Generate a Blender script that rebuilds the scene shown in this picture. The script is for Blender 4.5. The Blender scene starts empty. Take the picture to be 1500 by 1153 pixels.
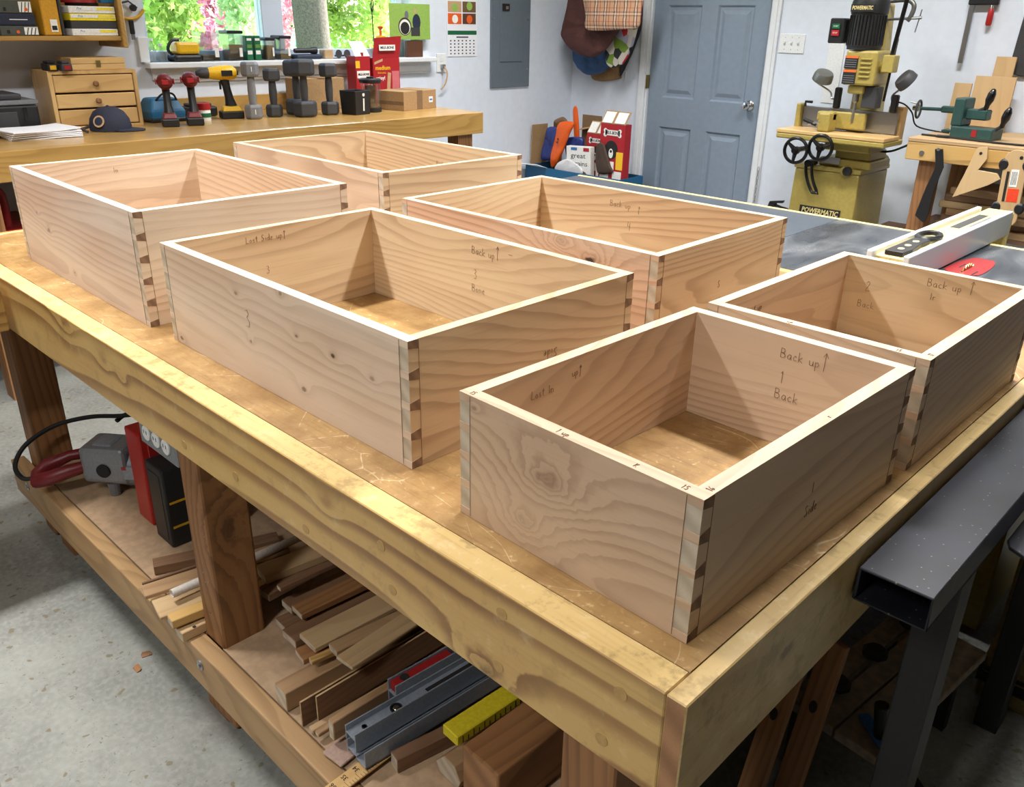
import bpy, bmesh, math, random
import numpy as np
from mathutils import Vector, Matrix, Euler
random.seed(7)
S = bpy.context.scene
COL = S.collection
HB = 0.885                      # height of the main bench top
# ------------------------------------------------------------------ camera
CAM_F = 1235.118                # focal length in pixels of the 1500 px wide frame
CAM_E = (1.15496476, -0.01558066, 0.77515826)
CAM_T = Vector((0.40985365, -0.75558651, 1.48214721))
cd = bpy.data.cameras.new('camera'); cam = bpy.data.objects.new('camera', cd); COL.objects.link(cam)
cam.location = CAM_T; cam.rotation_euler = CAM_E
cd.sensor_width = 36.0; cd.lens = CAM_F / 1500 * 36; cd.clip_start = 0.01; cd.clip_end = 200
S.camera = cam
CAM_R = Euler(CAM_E, 'XYZ').to_matrix()
def P(u, v, x=None, y=None, z=None):
    """point seen at photo pixel (u, v) on the plane x=, y= or z= (metres)"""
    d = CAM_R @ Vector(((u - 750) / CAM_F, -(v - 576.5) / CAM_F, -1))
    i, q = (0, x) if x is not None else (1, y) if y is not None else (2, z)
    return CAM_T + d * ((q - CAM_T[i]) / d[i])
# ------------------------------------------------------------------ view, sky, lights
S.view_settings.view_transform = 'Standard'; S.view_settings.look = 'None'
S.view_settings.exposure = 0.0; S.view_settings.gamma = 1.0; S.view_settings.use_curve_mapping = False
w = bpy.data.worlds.new('world'); S.world = w; w.use_nodes = True
_n = w.node_tree.nodes; _bg = _n['Background']
_sky = _n.new('ShaderNodeTexSky'); _sky.sky_type = 'NISHITA'; _sky.sun_disc = False
_sky.sun_elevation = math.radians(48); _sky.sun_rotation = math.radians(100)
w.node_tree.links.new(_sky.outputs[0], _bg.inputs[0]); _bg.inputs[1].default_value = 1.0
sd = bpy.data.lights.new('sun', 'SUN'); sd.energy = 30.0; sd.angle = math.radians(0.6); sd.color = (1, .96, .88)
so = bpy.data.objects.new('sun', sd); COL.objects.link(so); so.rotation_euler = (math.radians(-50), math.radians(8), 0)
CEIL = 3.0
LAMPS = [  # x, y, length along x, length along y, watts
    (-1.85, -0.30, .16, 1.25, 74), (-0.35, 1.30, 1.0, .14, 62),
    (-2.9, 2.7, .16, 1.25, 50), (-0.9, 3.1, 1.0, .14, 50), (-.1, -2.4, .16, 1.25, 56)]  # last lamp is an unseen fill, added to brighten the drawer fronts
for i, (lx, ly, sx, sy, pw) in enumerate(LAMPS):
    ld = bpy.data.lights.new('tube_light', 'AREA'); ld.shape = 'RECTANGLE'; ld.size = sx; ld.size_y = sy
    ld.energy = pw; ld.spread = math.radians(135); ld.color = (1.0, .985, .97)
    lo = bpy.data.objects.new('tube_light', ld); COL.objects.link(lo); lo.location = (lx, ly, CEIL - .085)
# ------------------------------------------------------------------ mesh helpers
class MB:
    def __init__(s): s.v = []; s.f = []; s.m = []
    def add(s, vs, fs, mat=0):
        b = len(s.v); s.v += [tuple(p) for p in vs]
        for f in fs: s.f.append(tuple(i + b for i in f)); s.m.append(mat)
        return s
    def hexa(s, p, mat=0):        # p: 4 bottom points ccw, 4 top points
        return s.add(p, [(3,2,1,0),(4,5,6,7),(0,1,5,4),(1,2,6,5),(2,3,7,6),(3,0,4,7)], mat)
    def box(s, x0, x1, y0, y1, z0, z1, mat=0):
        return s.hexa([(x0,y0,z0),(x1,y0,z0),(x1,y1,z0),(x0,y1,z0),(x0,y0,z1),(x1,y0,z1),(x1,y1,z1),(x0,y1,z1)], mat)
    def cbox(s, c, d, mat=0):
        return s.box(c[0]-d[0]/2, c[0]+d[0]/2, c[1]-d[1]/2, c[1]+d[1]/2, c[2]-d[2]/2, c[2]+d[2]/2, mat)
    def prism(s, poly, axis, a, b, mat=0):   # poly of (p,q) in the plane normal to axis
        def pt(p, q, t): return (t,p,q) if axis == 'x' else (p,t,q) if axis == 'y' else (p,q,t)
        n = len(poly); vs = [pt(p,q,a) for p,q in poly] + [pt(p,q,b) for p,q in poly]
        fs = [tuple(range(n))[::-1], tuple(range(n, 2*n))] + [(i,(i+1)%n,(i+1)%n+n,i+n) for i in range(n)]
        return s.add(vs, fs, mat)
    def ring(s, c, ax, r, n):
        ax = Vector(ax).normalized(); t = Vector((0,0,1)) if abs(ax.z) < .9 else Vector((1,0,0))
        u = ax.cross(t).normalized(); w_ = ax.cross(u)
        return [Vector(c) + (u*math.cos(2*math.pi*k/n) + w_*math.sin(2*math.pi*k/n))*r for k in range(n)]
    def cyl(s, p0, p1, r0, r1=None, n=16, mat=0):
        r1 = r0 if r1 is None else r1; p0 = Vector(p0); p1 = Vector(p1); ax = p1-p0
        vs = s.ring(p0, ax, r0, n) + s.ring(p1, ax, r1, n)
        return s.add(vs, [tuple(range(n)), tuple(range(n,2*n))[::-1]] + [(i,i+n,(i+1)%n+n,(i+1)%n) for i in range(n)], mat)
    def tube(s, pts, r, n=8, mat=0, closed=False):
        pts = [Vector(p) for p in pts]; m = len(pts); vs = []; up = None
        rr = r if isinstance(r, (list, tuple)) else [r]*m
        for i, p in enumerate(pts):
            a = pts[i-1] if (i or closed) else p; b = pts[(i+1) % m] if (i < m-1 or closed) else p
            t = (b-a).normalized()
            if up is None: up = t.orthogonal().normalized()
            up = (up - t*up.dot(t)).normalized(); w_ = t.cross(up)
            vs += [p + (up*math.cos(2*math.pi*k/n) + w_*math.sin(2*math.pi*k/n))*rr[i] for k in range(n)]
        fs = []
        for i in range(m if closed else m-1):
            j = (i+1) % m
            for k in range(n): fs.append((i*n+k, i*n+(k+1)%n, j*n+(k+1)%n, j*n+k))
        if not closed: fs += [tuple(range(n))[::-1], tuple(range((m-1)*n, m*n))]
        return s.add(vs, fs, mat)
    def lathe(s, prof, c=(0,0,0), ax=(0,0,1), n=20, mat=0, sq=(1,1)):   # prof: (radius, height) list along ax
        c = Vector(c); ax = Vector(ax).normalized(); vs = []
        t = Vector((0,1,0)) if abs(ax.z) > .9 else Vector((0,0,1)); u = t.cross(ax).normalized(); w_ = ax.cross(u)
        for r, h in prof:
            vs += [c + ax*h + u*math.cos(2*math.pi*k/n)*r*sq[0] + w_*math.sin(2*math.pi*k/n)*r*sq[1] for k in range(n)]
        m = len(prof)
        fs = [(i*n+k, i*n+(k+1)%n, (i+1)*n+(k+1)%n, (i+1)*n+k) for i in range(m-1) for k in range(n)]
        if prof[0][0] > 1e-6: fs.append(tuple(range(n))[::-1])
        if prof[-1][0] > 1e-6: fs.append(tuple(range((m-1)*n, m*n)))
        return s.add(vs, fs, mat)
    def ball(s, c, r, n=14, mat=0):
        rx, ry, rz = r if isinstance(r, (tuple, list)) else (r,r,r); k = 8; vs = []
        for i in range(k+1):
            a = math.pi*i/k
            vs += [(c[0]+rx*math.sin(a)*math.cos(2*math.pi*j/n), c[1]+ry*math.sin(a)*math.sin(2*math.pi*j/n), c[2]-rz*math.cos(a)) for j in range(n)]
        return s.add(vs, [(i*n+j, i*n+(j+1)%n, (i+1)*n+(j+1)%n, (i+1)*n+j) for i in range(k) for j in range(n)], mat)
    def loft(s, secs, mat=0, cap=True):      # list of equal-length point loops
        n = len(secs[0]); m = len(secs)
        fs = [(i*n+k, i*n+(k+1)%n, (i+1)*n+(k+1)%n, (i+1)*n+k) for i in range(m-1) for k in range(n)]
        if cap: fs += [tuple(range(n))[::-1], tuple(range((m-1)*n, m*n))]
        return s.add([p for q in secs for p in q], fs, mat)
    def xf(s, M):
        s.v = [tuple(M @ Vector(p)) for p in s.v]; return s
    def build(s, name, mats, parent=None, bevel=0, seg=1, smooth=False, subd=0, loc=None, rot=None):
        me = bpy.data.meshes.new(name); bm = bmesh.new()
        vs = [bm.verts.new(p) for p in s.v]
        for f, m in zip(s.f, s.m):
            try: fc = bm.faces.new([vs[i] for i in f]); fc.material_index = m
            except ValueError: pass
        bmesh.ops.remove_doubles(bm, verts=bm.verts, dist=1e-6)
        bmesh.ops.recalc_face_normals(bm, faces=bm.faces)
        if bevel:
            es = [e for e in bm.edges if len(e.link_faces) == 2 and e.calc_face_angle(0) > .5]
            bmesh.ops.bevel(bm, geom=es, offset=bevel, segments=seg, profile=.5, affect='EDGES', clamp_overlap=True)
        if smooth:
            for f in bm.faces: f.smooth = True
            for e in bm.edges:
                if len(e.link_faces) == 2 and e.calc_face_angle(0) > (.7 if smooth is True else smooth): e.smooth = False
        bm.to_mesh(me); bm.free()
        for m in (mats if isinstance(mats, (list, tuple)) else [mats]): me.materials.append(M[m] if isinstance(m, str) else m)
        o = bpy.data.objects.new(name, me); COL.objects.link(o)
        if parent: o.parent = parent
        if loc is not None: o.location = loc
        if rot is not None: o.rotation_euler = rot
        if subd:
            md = o.modifiers.new('s', 'SUBSURF'); md.levels = md.render_levels = subd
        return o
def tag(o, label=None, cat=None, group=None, kind=None):
    for k, q in (('label', label), ('category', cat), ('group', group), ('kind', kind)):
        if q: o[k] = q
    return o
def thing(name, label, cat, loc=(0,0,0), rz=0, group=None):
    o = bpy.data.objects.new(name, None); COL.objects.link(o); o.empty_display_size = .05
    o.location = loc; o.rotation_euler = (0, 0, rz)
    return tag(o, label, cat, group)
def copy_tree(o, parent=None):
    c = o.copy(); COL.objects.link(c); c.parent = parent
    for ch in list(o.children): copy_tree(ch, c)
    return c
_textcache = {}
def text(s, size, mat, parent, M4, name='lettering', ext=.0003, wid=None, align='CENTER', shear=0, bold=0):
    """flat lettering: M4 places local x right, y up, z out of the surface"""
    cu = bpy.data.curves.new('t', 'FONT'); cu.body = s; cu.size = size; cu.extrude = ext; cu.shear = shear; cu.offset = bold
    cu.align_x = align; cu.align_y = 'CENTER'; cu.resolution_u = 2
    t = bpy.data.objects.new('t', cu); COL.objects.link(t)
    bpy.context.view_layer.update()
    me = bpy.data.meshes.new_from_object(t); 
    if wid and len(me.vertices):
        xs = [q.co.x for q in me.vertices]; k = wid / max(1e-6, max(xs)-min(xs))
        for q in me.vertices: q.co.x *= k
    bpy.data.objects.remove(t); bpy.data.curves.remove(cu)
    me.name = name; me.materials.clear(); me.materials.append(M[mat])
    o = bpy.data.objects.new(name, me); COL.objects.link(o); o.parent = parent; o.matrix_local = M4
    return o
def basis(o, r, u):            # matrix with local x = r, local y = u, z = r x u
    r = Vector(r).normalized(); u = Vector(u).normalized(); n = r.cross(u).normalized(); u = n.cross(r)
    return Matrix(((r.x,u.x,n.x,o[0]),(r.y,u.y,n.y,o[1]),(r.z,u.z,n.z,o[2]),(0,0,0,1)))
# handwriting: one stroke list per letter in a unit box (x 0..w, y -.4..1)
GLYPH = {
 'B': (.6, [[(0,0),(.02,1),(.35,.95),(.42,.75),(.3,.55),(.03,.52)],[(.03,.52),(.4,.45),(.5,.2),(.3,0),(0,.02)]]),
 'a': (.5, [[(.4,.45),(.2,.52),(.03,.3),(.08,.05),(.25,0),(.4,.3),(.4,.48),(.42,.05),(.5,0)]]),
 'c': (.45, [[(.38,.42),(.2,.52),(.03,.28),(.12,.02),(.4,.08)]]),
 'k': (.5, [[(.05,1),(.03,0)],[(.4,.55),(.05,.25),(.45,0)]]),
 'u': (.5, [[(.02,.5),(.05,.1),(.2,0),(.38,.15),(.4,.5),(.42,0)]]),
 'p': (.5, [[(.03,.5),(.05,-.4)],[(.04,.4),(.25,.52),(.4,.3),(.25,.03),(.05,.1)]]),
 'S': (.55, [[(.45,.85),(.25,1),(.05,.8),(.2,.55),(.42,.35),(.35,.05),(.1,0),(0,.15)]]),
 'i': (.2, [[(.08,.5),(.1,0)],[(.08,.72),(.09,.76)]]),
 'd': (.5, [[(.38,.4),(.2,.5),(.03,.25),(.15,0),(.35,.15),(.42,1),(.42,0)]]),
 'e': (.45, [[(.03,.28),(.36,.32),(.3,.5),(.12,.48),(.03,.2),(.18,0),(.4,.08)]]),
 'L': (.5, [[(.05,1),(.02,0),(.45,.02)]]),
 'o': (.45, [[(.2,.5),(.03,.3),(.08,.03),(.28,.02),(.38,.28),(.2,.5)]]),
 's': (.4, [[(.33,.45),(.15,.5),(.08,.35),(.3,.2),(.25,.02),(.03,.03)]]),
 't': (.4, [[(.18,.9),(.16,.05),(.3,0)],[(.02,.6),(.36,.62)]]),
 'n': (.5, [[(.03,.5),(.05,0)],[(.04,.35),(.25,.5),(.38,.4),(.4,0)]]),
 'I': (.25, [[(.1,1),(.1,0)]]),
 'f': (.4, [[(.38,.95),(.2,1),(.14,.8),(.12,0)],[(.02,.55),(.32,.56)]]),
 'r': (.4, [[(.05,.5),(.06,0)],[(.06,.3),(.2,.48),(.36,.46)]]),
 '1': (.3, [[(.02,.8),(.15,1),(.14,0)]]),
 '2': (.5, [[(.03,.8),(.2,1),(.38,.8),(.2,.4),(0,0),(.45,.02)]]),
 '3': (.5, [[(.03,.92),(.25,1),(.36,.78),(.15,.55),(.4,.35),(.3,.03),(0,.05)]]),
 '4': (.5, [[(.1,1),(.02,.45),(.4,.48)],[(.36,.85),(.33,-.05)]]),
 '5': (.5, [[(.4,1),(.1,.98),(.06,.6),(.3,.6),(.4,.3),(.25,0),(0,.08)]]), '6': (.5, [[(.35,.95),(.1,.6),(.03,.25),(.15,0),(.36,.1),(.34,.4),(.05,.3)]]), 'K': (.5, [[(.05,1),(.03,0)],[(.42,.95),(.06,.45),(.45,0)]]),
 '^': (.5, [[(.2,-.3),(.24,1.1)],[(.05,.8),(.24,1.12),(.42,.78)]]),
 '-': (.4, [[(0,.4),(.35,.42)]]), '|': (.2, [[(.05,1),(.08,0)]]), '+': (.5, [[(.2,.8),(.2,.2)],[(0,.5),(.4,.5)]]), ' ': (.4, [])}
def scribble(s, size, M4, parent, name='pencil_writing', mat='pencil', r=.00035):
    mb = MB(); x = 0
    for ch in s:
        wd, st = GLYPH[ch]
        for q in st: mb.tube([((x+px)*size, py*size, 0) for px, py in q], r, 4)
        x += wd + .12
    o = mb.build(name, mat, parent); o.matrix_local = M4
    return o
# ------------------------------------------------------------------ materials
M = {}
def srgb(*c):
    if len(c) == 1: c = c[0]
    return tuple(((q/255)/12.92 if q/255 <= .04045 else ((q/255+.055)/1.055)**2.4) for q in c) + (1,)
class NT:
    def __init__(s, name):
        s.mat = bpy.data.materials.new(name); s.mat.use_nodes = True; M[name] = s.mat
        s.t = s.mat.node_tree; s.b = s.t.nodes['Principled BSDF']
    def n(s, typ, **kw):
        q = s.t.nodes.new('ShaderNode'+typ)
        for k, val in kw.items():
            if k.startswith('i_'):
                key = k[2:]; key = int(key) if key.isdigit() else key.replace('_', ' ')
                if isinstance(val, bpy.types.NodeSocket): s.t.links.new(val, q.inputs[key])
                else: q.inputs[key].default_value = val
            else: setattr(q, k, val)
        return q
    def math(s, op, a, b=0, c=None, clamp=False):
        q = s.n('Math', operation=op, i_0=a, i_1=b, use_clamp=clamp)
        if c is not None:
            if isinstance(c, bpy.types.NodeSocket): s.t.links.new(c, q.inputs[2])
            else: q.inputs[2].default_value = c
        return q.outputs[0]
    def mix(s, f, a, b, blend='MIX'):
        q = s.n('Mix', data_type='RGBA', blend_type=blend)
        for i, val in ((0, f), (6, a), (7, b)):
            if isinstance(val, bpy.types.NodeSocket): s.t.links.new(val, q.inputs[i])
            else: q.inputs[i].default_value = val
        return q.outputs[2]
    def ss(s, x, lo, hi):
        q = s.n('MapRange', interpolation_type='SMOOTHSTEP', i_0=x, i_1=lo, i_2=hi); return q.outputs[0]
    def coord(s, scale=(1,1,1), rnd=True):
        tc = s.n('TexCoord').outputs['Object']
        if rnd:
            oi = s.n('ObjectInfo').outputs['Random']
            off = s.n('CombineXYZ', i_0=s.math('MULTIPLY', oi, 37.1), i_1=s.math('MULTIPLY', oi, 91.7), i_2=s.math('MULTIPLY', oi, 53.3)).outputs[0]
            tc = s.n('VectorMath', operation='ADD', i_0=tc, i_1=off).outputs[0]
        return tc, s.n('VectorMath', operation='MULTIPLY', i_0=tc, i_1=scale).outputs[0]
    def out(s, color=None, rough=None, metal=None, bump=None, bstr=.2, bdist=.002):
        if color is not None:
            if isinstance(color, bpy.types.NodeSocket): s.t.links.new(color, s.b.inputs['Base Color'])
            else: s.b.inputs['Base Color'].default_value = color
        if rough is not None:
            if isinstance(rough, bpy.types.NodeSocket): s.t.links.new(rough, s.b.inputs['Roughness'])
            else: s.b.inputs['Roughness'].default_value = rough
        if metal is not None: s.b.inputs['Metallic'].default_value = metal
        if bump is not None:
            q = s.n('Bump', i_Strength=bstr, i_Distance=bdist, i_Height=bump); s.t.links.new(q.outputs[0], s.b.inputs['Normal'])
        return s.mat
def plain(name, c, rough=.5, metal=0, var=.08, vs=30, spec=None, bump=0):
    t = NT(name); tc, v_ = t.coord((vs, vs, vs)); no = t.n('TexNoise', i_Vector=v_, i_Detail=3.0).outputs[0]
    c = srgb(c); col = t.mix(t.ss(no, .3, .7), tuple(q*(1-var) for q in c[:3])+(1,), tuple(min(1, q*(1+var)) for q in c[:3])+(1,))
    t.out(col, rough, metal, no if bump else None, bump)
    if spec is not None: t.b.inputs['Specular IOR Level'].default_value = spec
    return t.mat
def wood(name, light, dark, axis='x', rings=55, cont=.5, knots=0, rough=.5, fib=.25, tone=None, long=.16, warp=1.0, kcol=(70,42,26), kpos=(), bump=.08, coat=0, sc=4.5, rnd=True, scuff=0):
    """contour lines of a stretched noise field give the figure of a flat-sawn board; kpos: knots (x,y,z,radius[,strength])"""
    t = NT(name); ai = 'xyz'.index(axis)
    s3 = [1, 1, 1]; s3[ai] = long
    tc, st = t.coord(tuple(s3), rnd)
    raw = t.n('TexCoord').outputs['Object']
    f = t.n('TexNoise', i_Vector=st, i_Scale=sc, i_Detail=1.2, i_Roughness=.35).outputs[0]
    f2 = t.n('TexNoise', i_Vector=st, i_Scale=sc*6, i_Detail=1.0).outputs[0]
    sp = t.n('SeparateXYZ', i_0=st).outputs
    oth = [sp[k] for k in range(3) if k != ai]
    fld = t.math('ADD', t.math('MULTIPLY', f, .30*warp), t.math('MULTIPLY', t.math('ADD', oth[0], oth[1]), .45))
    fld = t.math('ADD', fld, t.math('MULTIPLY', f2, .012*warp))
    kd_all = []
    for kp in kpos:
        an = [1, 1, 1]; an[ai] = .6
        dv = t.n('VectorMath', operation='SUBTRACT', i_0=raw, i_1=tuple(kp[:3])).outputs[0]
        dv = t.n('VectorMath', operation='MULTIPLY', i_0=dv, i_1=tuple(an)).outputs[0]
        dv = t.n('VectorMath', operation='ADD', i_0=dv, i_1=t.n('VectorMath', operation='SCALE', i_0=t.n('VectorMath', operation='SUBTRACT', i_0=t.n('TexNoise', i_Vector=raw, i_Scale=60.0).outputs['Color'], i_1=(.5,.5,.5)).outputs[0], i_Scale=kp[3]*1.2).outputs[0]).outputs[0]
        d = t.n('VectorMath', operation='LENGTH', i_0=dv).outputs['Value']; kd_all.append((d, kp))
        fld = t.math('ADD', fld, t.math('MULTIPLY', t.math('POWER', 2.718, t.math('MULTIPLY', d, -1/(kp[3]*2.6))), .05 if len(kp) < 6 else kp[5]))
    ph = t.math('FRACT', t.math('MULTIPLY', fld, rings))
    line = t.math('MULTIPLY', t.ss(ph, .35, .9), t.ss(ph, 1.0, .92))
    fs = [210, 210, 210]; fs[ai] = 7
    fb = t.n('TexNoise', i_Vector=t.n('VectorMath', operation='MULTIPLY', i_0=tc, i_1=tuple(fs)).outputs[0], i_Detail=2.0, i_Scale=1.0).outputs[0]
    bs = [7, 7, 7]; bs[ai] = 1.6
    big = t.n('TexNoise', i_Vector=t.n('VectorMath', operation='MULTIPLY', i_0=tc, i_1=tuple(bs)).outputs[0], i_Detail=3.0, i_Scale=1.0).outputs[0]
    L, D = srgb(light), srgb(dark); Tn = srgb(tone) if tone else tuple((p*.6+q*.4) for p, q in zip(L, D))
    col = t.mix(t.ss(big, .3, .7), L, Tn)
    lm = t.math('MULTIPLY', line, t.math('MULTIPLY', t.ss(big, .2, .75), cont), clamp=True)
    lm = t.math('ADD', lm, t.math('MULTIPLY', line, cont*.25))
    col = t.mix(lm, col, D)
    col = t.mix(t.math('MULTIPLY', t.ss(fb, .5, .8), fib), col, D)
    if knots:
        ks = [1, 1, 1]; ks[ai] = .35
        vo = t.n('TexVoronoi', i_Vector=t.n('VectorMath', operation='MULTIPLY', i_0=tc, i_1=tuple(ks)).outputs[0], i_Scale=knots).outputs['Distance']
        col = t.mix(t.math('MULTIPLY', t.ss(vo, .05, .02), .7), col, srgb(kcol))
    if scuff:
        n5 = t.n('TexNoise', i_Vector=raw, i_Scale=22.0, i_Detail=6.0, i_Roughness=.7).outputs[0]
        col = t.mix(t.math('MULTIPLY', t.ss(n5, .52, .66), scuff), col, srgb(112,90,54)); col = t.mix(t.math('MULTIPLY', t.ss(n5, .45, .3), scuff*.8), col, srgb(238,220,176))
    for d, kp in kd_all:
        sg = kp[4] if len(kp) > 4 else .9
        col = t.mix(t.math('MULTIPLY', t.ss(d, kp[3]*2.2, kp[3]*.7), sg*.35), col, D)
        col = t.mix(t.math('MULTIPLY', t.ss(d, kp[3], kp[3]*.45), sg), col, srgb(kcol))
    t.out(col, rough, 0, t.math('ADD', fb, t.math('MULTIPLY', line, .5)), bump)
    if coat: t.b.inputs['Coat Weight'].default_value = coat; t.b.inputs['Coat Roughness'].default_value = .25
    return t.mat
def endgrain(name, light, dark, rings=120):
    t = NT(name); tc, v_ = t.coord((1,1,1))
    wv = t.n('TexWave', wave_type='RINGS', rings_direction='SPHERICAL', i_Vector=v_, i_Scale=rings/6, i_Distortion=2.0, i_Detail=1.0).outputs[0]
    no = t.n('TexNoise', i_Vector=v_, i_Scale=400.0).outputs[0]
    col = t.mix(t.math('MULTIPLY', wv, .6), srgb(light), srgb(dark)); col = t.mix(t.math('MULTIPLY', no, .4), col, srgb(dark))
    return t.out(col, .75)
for ax in 'xy':
    wood('cherry_pink_'+ax, (212,188,162), (148,114,90), ax, 80, .38, 0, .55, .14, (200,172,144))
    wood('cherry_tan_'+ax, (212,190,156), (146,114,82), ax, 85, .42, 0, .55, .16, (200,172,138))
    wood('cherry_pale_'+ax, (218,200,178), (160,132,106), ax, 80, .4, 0, .55, .16, (206,180,154))
    wood('pine_yellow_'+ax, (200,164,104), (136,96,52), ax, 45, .7, 0, .42, .10, (200,158,90), sc=3.2, coat=.15)
    wood('oak_worn_'+ax, (214,186,130), (160,124,72), ax, 60, .3, 0, .38, .35, (208,172,108), coat=.2)
    wood('scrap_tan_'+ax, (172,138,100), (118,86,58), ax, 60, .4, 0, .65, .25)
    wood('scrap_brown_'+ax, (134,100,72), (88,62,44), ax, 60, .4, 0, .65, .25)
    wood('scrap_pale_'+ax, (196,166,124), (150,116,78), ax, 50, .35, 0, .65, .2)
    wood('fir_'+ax, (156,110,68), (96,62,34), ax, 90, .6, 0, .6, .2, (140,96,56), warp=.5)
    wood('oak_polish_'+ax, (190,152,88), (140,102,50), ax, 60, .45, 0, .28, .15, (174,136,76), coat=.35)
    wood('maple_plain_'+ax, (214,178,120), (172,128,74), ax, 40, .35, 0, .4, .15, coat=.15)
wood('fir_z', (156,110,68), (96,62,34), 'z', 90, .65, 0, .6, .2, (140,96,56), warp=.45, kpos=((-1.024,-.1,.52,.02,.6),))
wood('maple_plain_z', (214,178,120), (172,128,74), 'z', 40, .35, 0, .4, .15)
wood('ply_tan_z', (206,174,128), (180,144,98), 'z', 30, .25, 0, .6, .12)
endgrain('end_grain', (146,114,88), (100,76,58)); endgrain('end_pale', (204,192,172), (160,144,122)); endgrain('end_fir', (176,132,92), (116,80,54), 60)
plain('pencil', (120,92,74), .8, 0, .02)
# worn plywood of the bench top: brown, scratched and scuffed pale
t = NT('bench_top'); tc, v_ = t.coord((1,1,1), False)
n1 = t.n('TexNoise', i_Vector=v_, i_Scale=9.0, i_Detail=5.0, i_Roughness=.65).outputs[0]
n2 = t.n('TexNoise', i_Vector=t.n('VectorMath', operation='MULTIPLY', i_0=v_, i_1=(14,160,60)).outputs[0], i_Scale=1.0, i_Detail=3.0).outputs[0]
n3 = t.n('TexNoise', i_Vector=v_, i_Scale=120.0, i_Detail=2.0).outputs[0]
col = t.mix(t.ss(n1, .3, .7), srgb(136,102,58), srgb(172,138,88))
col = t.mix(t.math('MULTIPLY', t.ss(n2, .5, .75), .45), col, srgb(116,84,46))
col = t.mix(t.math('MULTIPLY', t.ss(n3, .58, .75), t.ss(n1, .4, .7)), col, srgb(214,182,132))
vo = t.n('TexVoronoi', feature='DISTANCE_TO_EDGE', i_Vector=t.n('VectorMath', operation='ADD', i_0=v_, i_1=t.n('TexNoise', i_Vector=v_, i_Scale=2.0).outputs['Color']).outputs[0], i_Scale=5.0).outputs[0]
col = t.mix(t.math('MULTIPLY', t.ss(vo, .008, .002), t.math('MULTIPLY', t.ss(n1, .45, .6), .7)), col, srgb(226,206,172))
t.out(col, t.math('ADD', .3, t.math('MULTIPLY', n3, .25)), 0, n3, .1); t.b.inputs['Coat Weight'].default_value = .2
# concrete: grey, mottled, with brown drips and specks
t = NT('concrete'); tc, v_ = t.coord((1,1,1), False)
n1 = t.n('TexNoise', i_Vector=v_, i_Scale=3.0, i_Detail=6.0, i_Roughness=.6).outputs[0]
n2 = t.n('TexNoise', i_Vector=v_, i_Scale=70.0, i_Detail=4.0).outputs[0]
col = t.mix(t.ss(n1, .3, .7), srgb(112,113,108), srgb(140,141,134)); col = t.mix(t.math('MULTIPLY', t.ss(n2, .35, .75), .5), col, srgb(152,153,147))
for sc_, lo, c_, k_ in ((14.0, .10, (104,92,62), .75), (38.0, .12, (84,76,60), .6), (80.0, .16, (96,92,84), .6)):
    vo = t.n('TexVoronoi', i_Vector=t.n('VectorMath', operation='ADD', i_0=v_, i_1=t.n('VectorMath', operation='SCALE', i_0=t.n('TexNoise', i_Vector=v_, i_Scale=sc_*1.5, i_Detail=3.0).outputs['Color'], i_Scale=.05).outputs[0]).outputs[0], i_Scale=sc_, voronoi_dimensions='2D')
    g = t.ss(vo.outputs['Distance'], lo, lo*.6); rn = t.n('SeparateXYZ', i_0=vo.outputs['Color']).outputs[0]
    col = t.mix(t.math('MULTIPLY', g, t.math('MULTIPLY', t.ss(rn, .62, .68), k_)), col, srgb(c_))
t.out(col, .72, 0, n2, .15)
plain('wall_white', (220,228,240), .7, 0, .02, 4); plain('ceiling_white', (236,236,232), .8, 0, .02, 3)
plain('trim_white', (226,230,234), .45, 0, .02, 6); plain('door_grey', (132,146,162), .42, 0, .03, 5)
plain('black_plastic', (28,28,30), .45); plain('dark_rubber', (18,18,19), .7); plain('black_gloss', (16,16,17), .25)
plain('grey_plastic', (112,114,118), .5); plain('charcoal', (58,58,60), .55); plain('panel_grey', (100,112,122), .45, 0, .03, 8)
plain('steel', (170,172,174), .32, .9, .06, 60); plain('chrome', (206,206,208), .15, 1.0, .02); plain('brass', (168,150,96), .3, .9)
plain('white_plastic', (232,234,234), .4); plain('paper', (232,234,240), .8, 0, .03); plain('red_plastic', (150,30,32), .42)
plain('red_paint', (168,34,30), .4); plain('machine_yellow', (166,148,78), .4, 0, .06, 12); plain('tool_yellow', (232,184,30), .42)
plain('cardboard', (164,132,92), .85, 0, .08, 20); plain('cardboard_dark', (124,98,70), .85, 0, .08, 20)
plain('shelf_ply', (170,142,112), .8, 0, .12, 9, bump=.05)
# ================================================================== the room
plain('wall_grey', (120,112,102), .8, 0, .05, 3)
XW, YW = -4.13, 4.55            # window wall, door wall
XR, YF = 3.2, -4.0
def struct(o, label=None): o['kind'] = 'structure'; return o
WY0, WY1, WZ0, WZ1 = 1.245, 2.955, 1.262, 2.25     # window opening
DX0, DX1, DZ = -3.43, -2.49, 2.05                  # door opening
struct(MB().box(XW-.15, XR+.15, YF-.15, YW+.15, -.12, 0).build('floor', 'concrete'))
struct(MB().box(XW-.15, XR+.15, YF-.15, YW+.15, CEIL, CEIL+.1).build('ceiling', 'ceiling_white'))
m = MB(); a = XW-.15
m.box(a, XW, YF-.15, WY0, 0, CEIL).box(a, XW, WY1, YW+.15, 0, CEIL).box(a, XW, WY0, WY1, 0, WZ0).box(a, XW, WY0, WY1, WZ1, CEIL)
struct(m.build('wall_left', 'wall_white'))
m = MB(); m.box(XW, DX0, YW, YW+.15, 0, CEIL).box(DX1, XR+.15, YW, YW+.15, 0, CEIL).box(DX0, DX1, YW, YW+.15, DZ, CEIL)
struct(m.build('wall_back', 'wall_white'))
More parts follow.
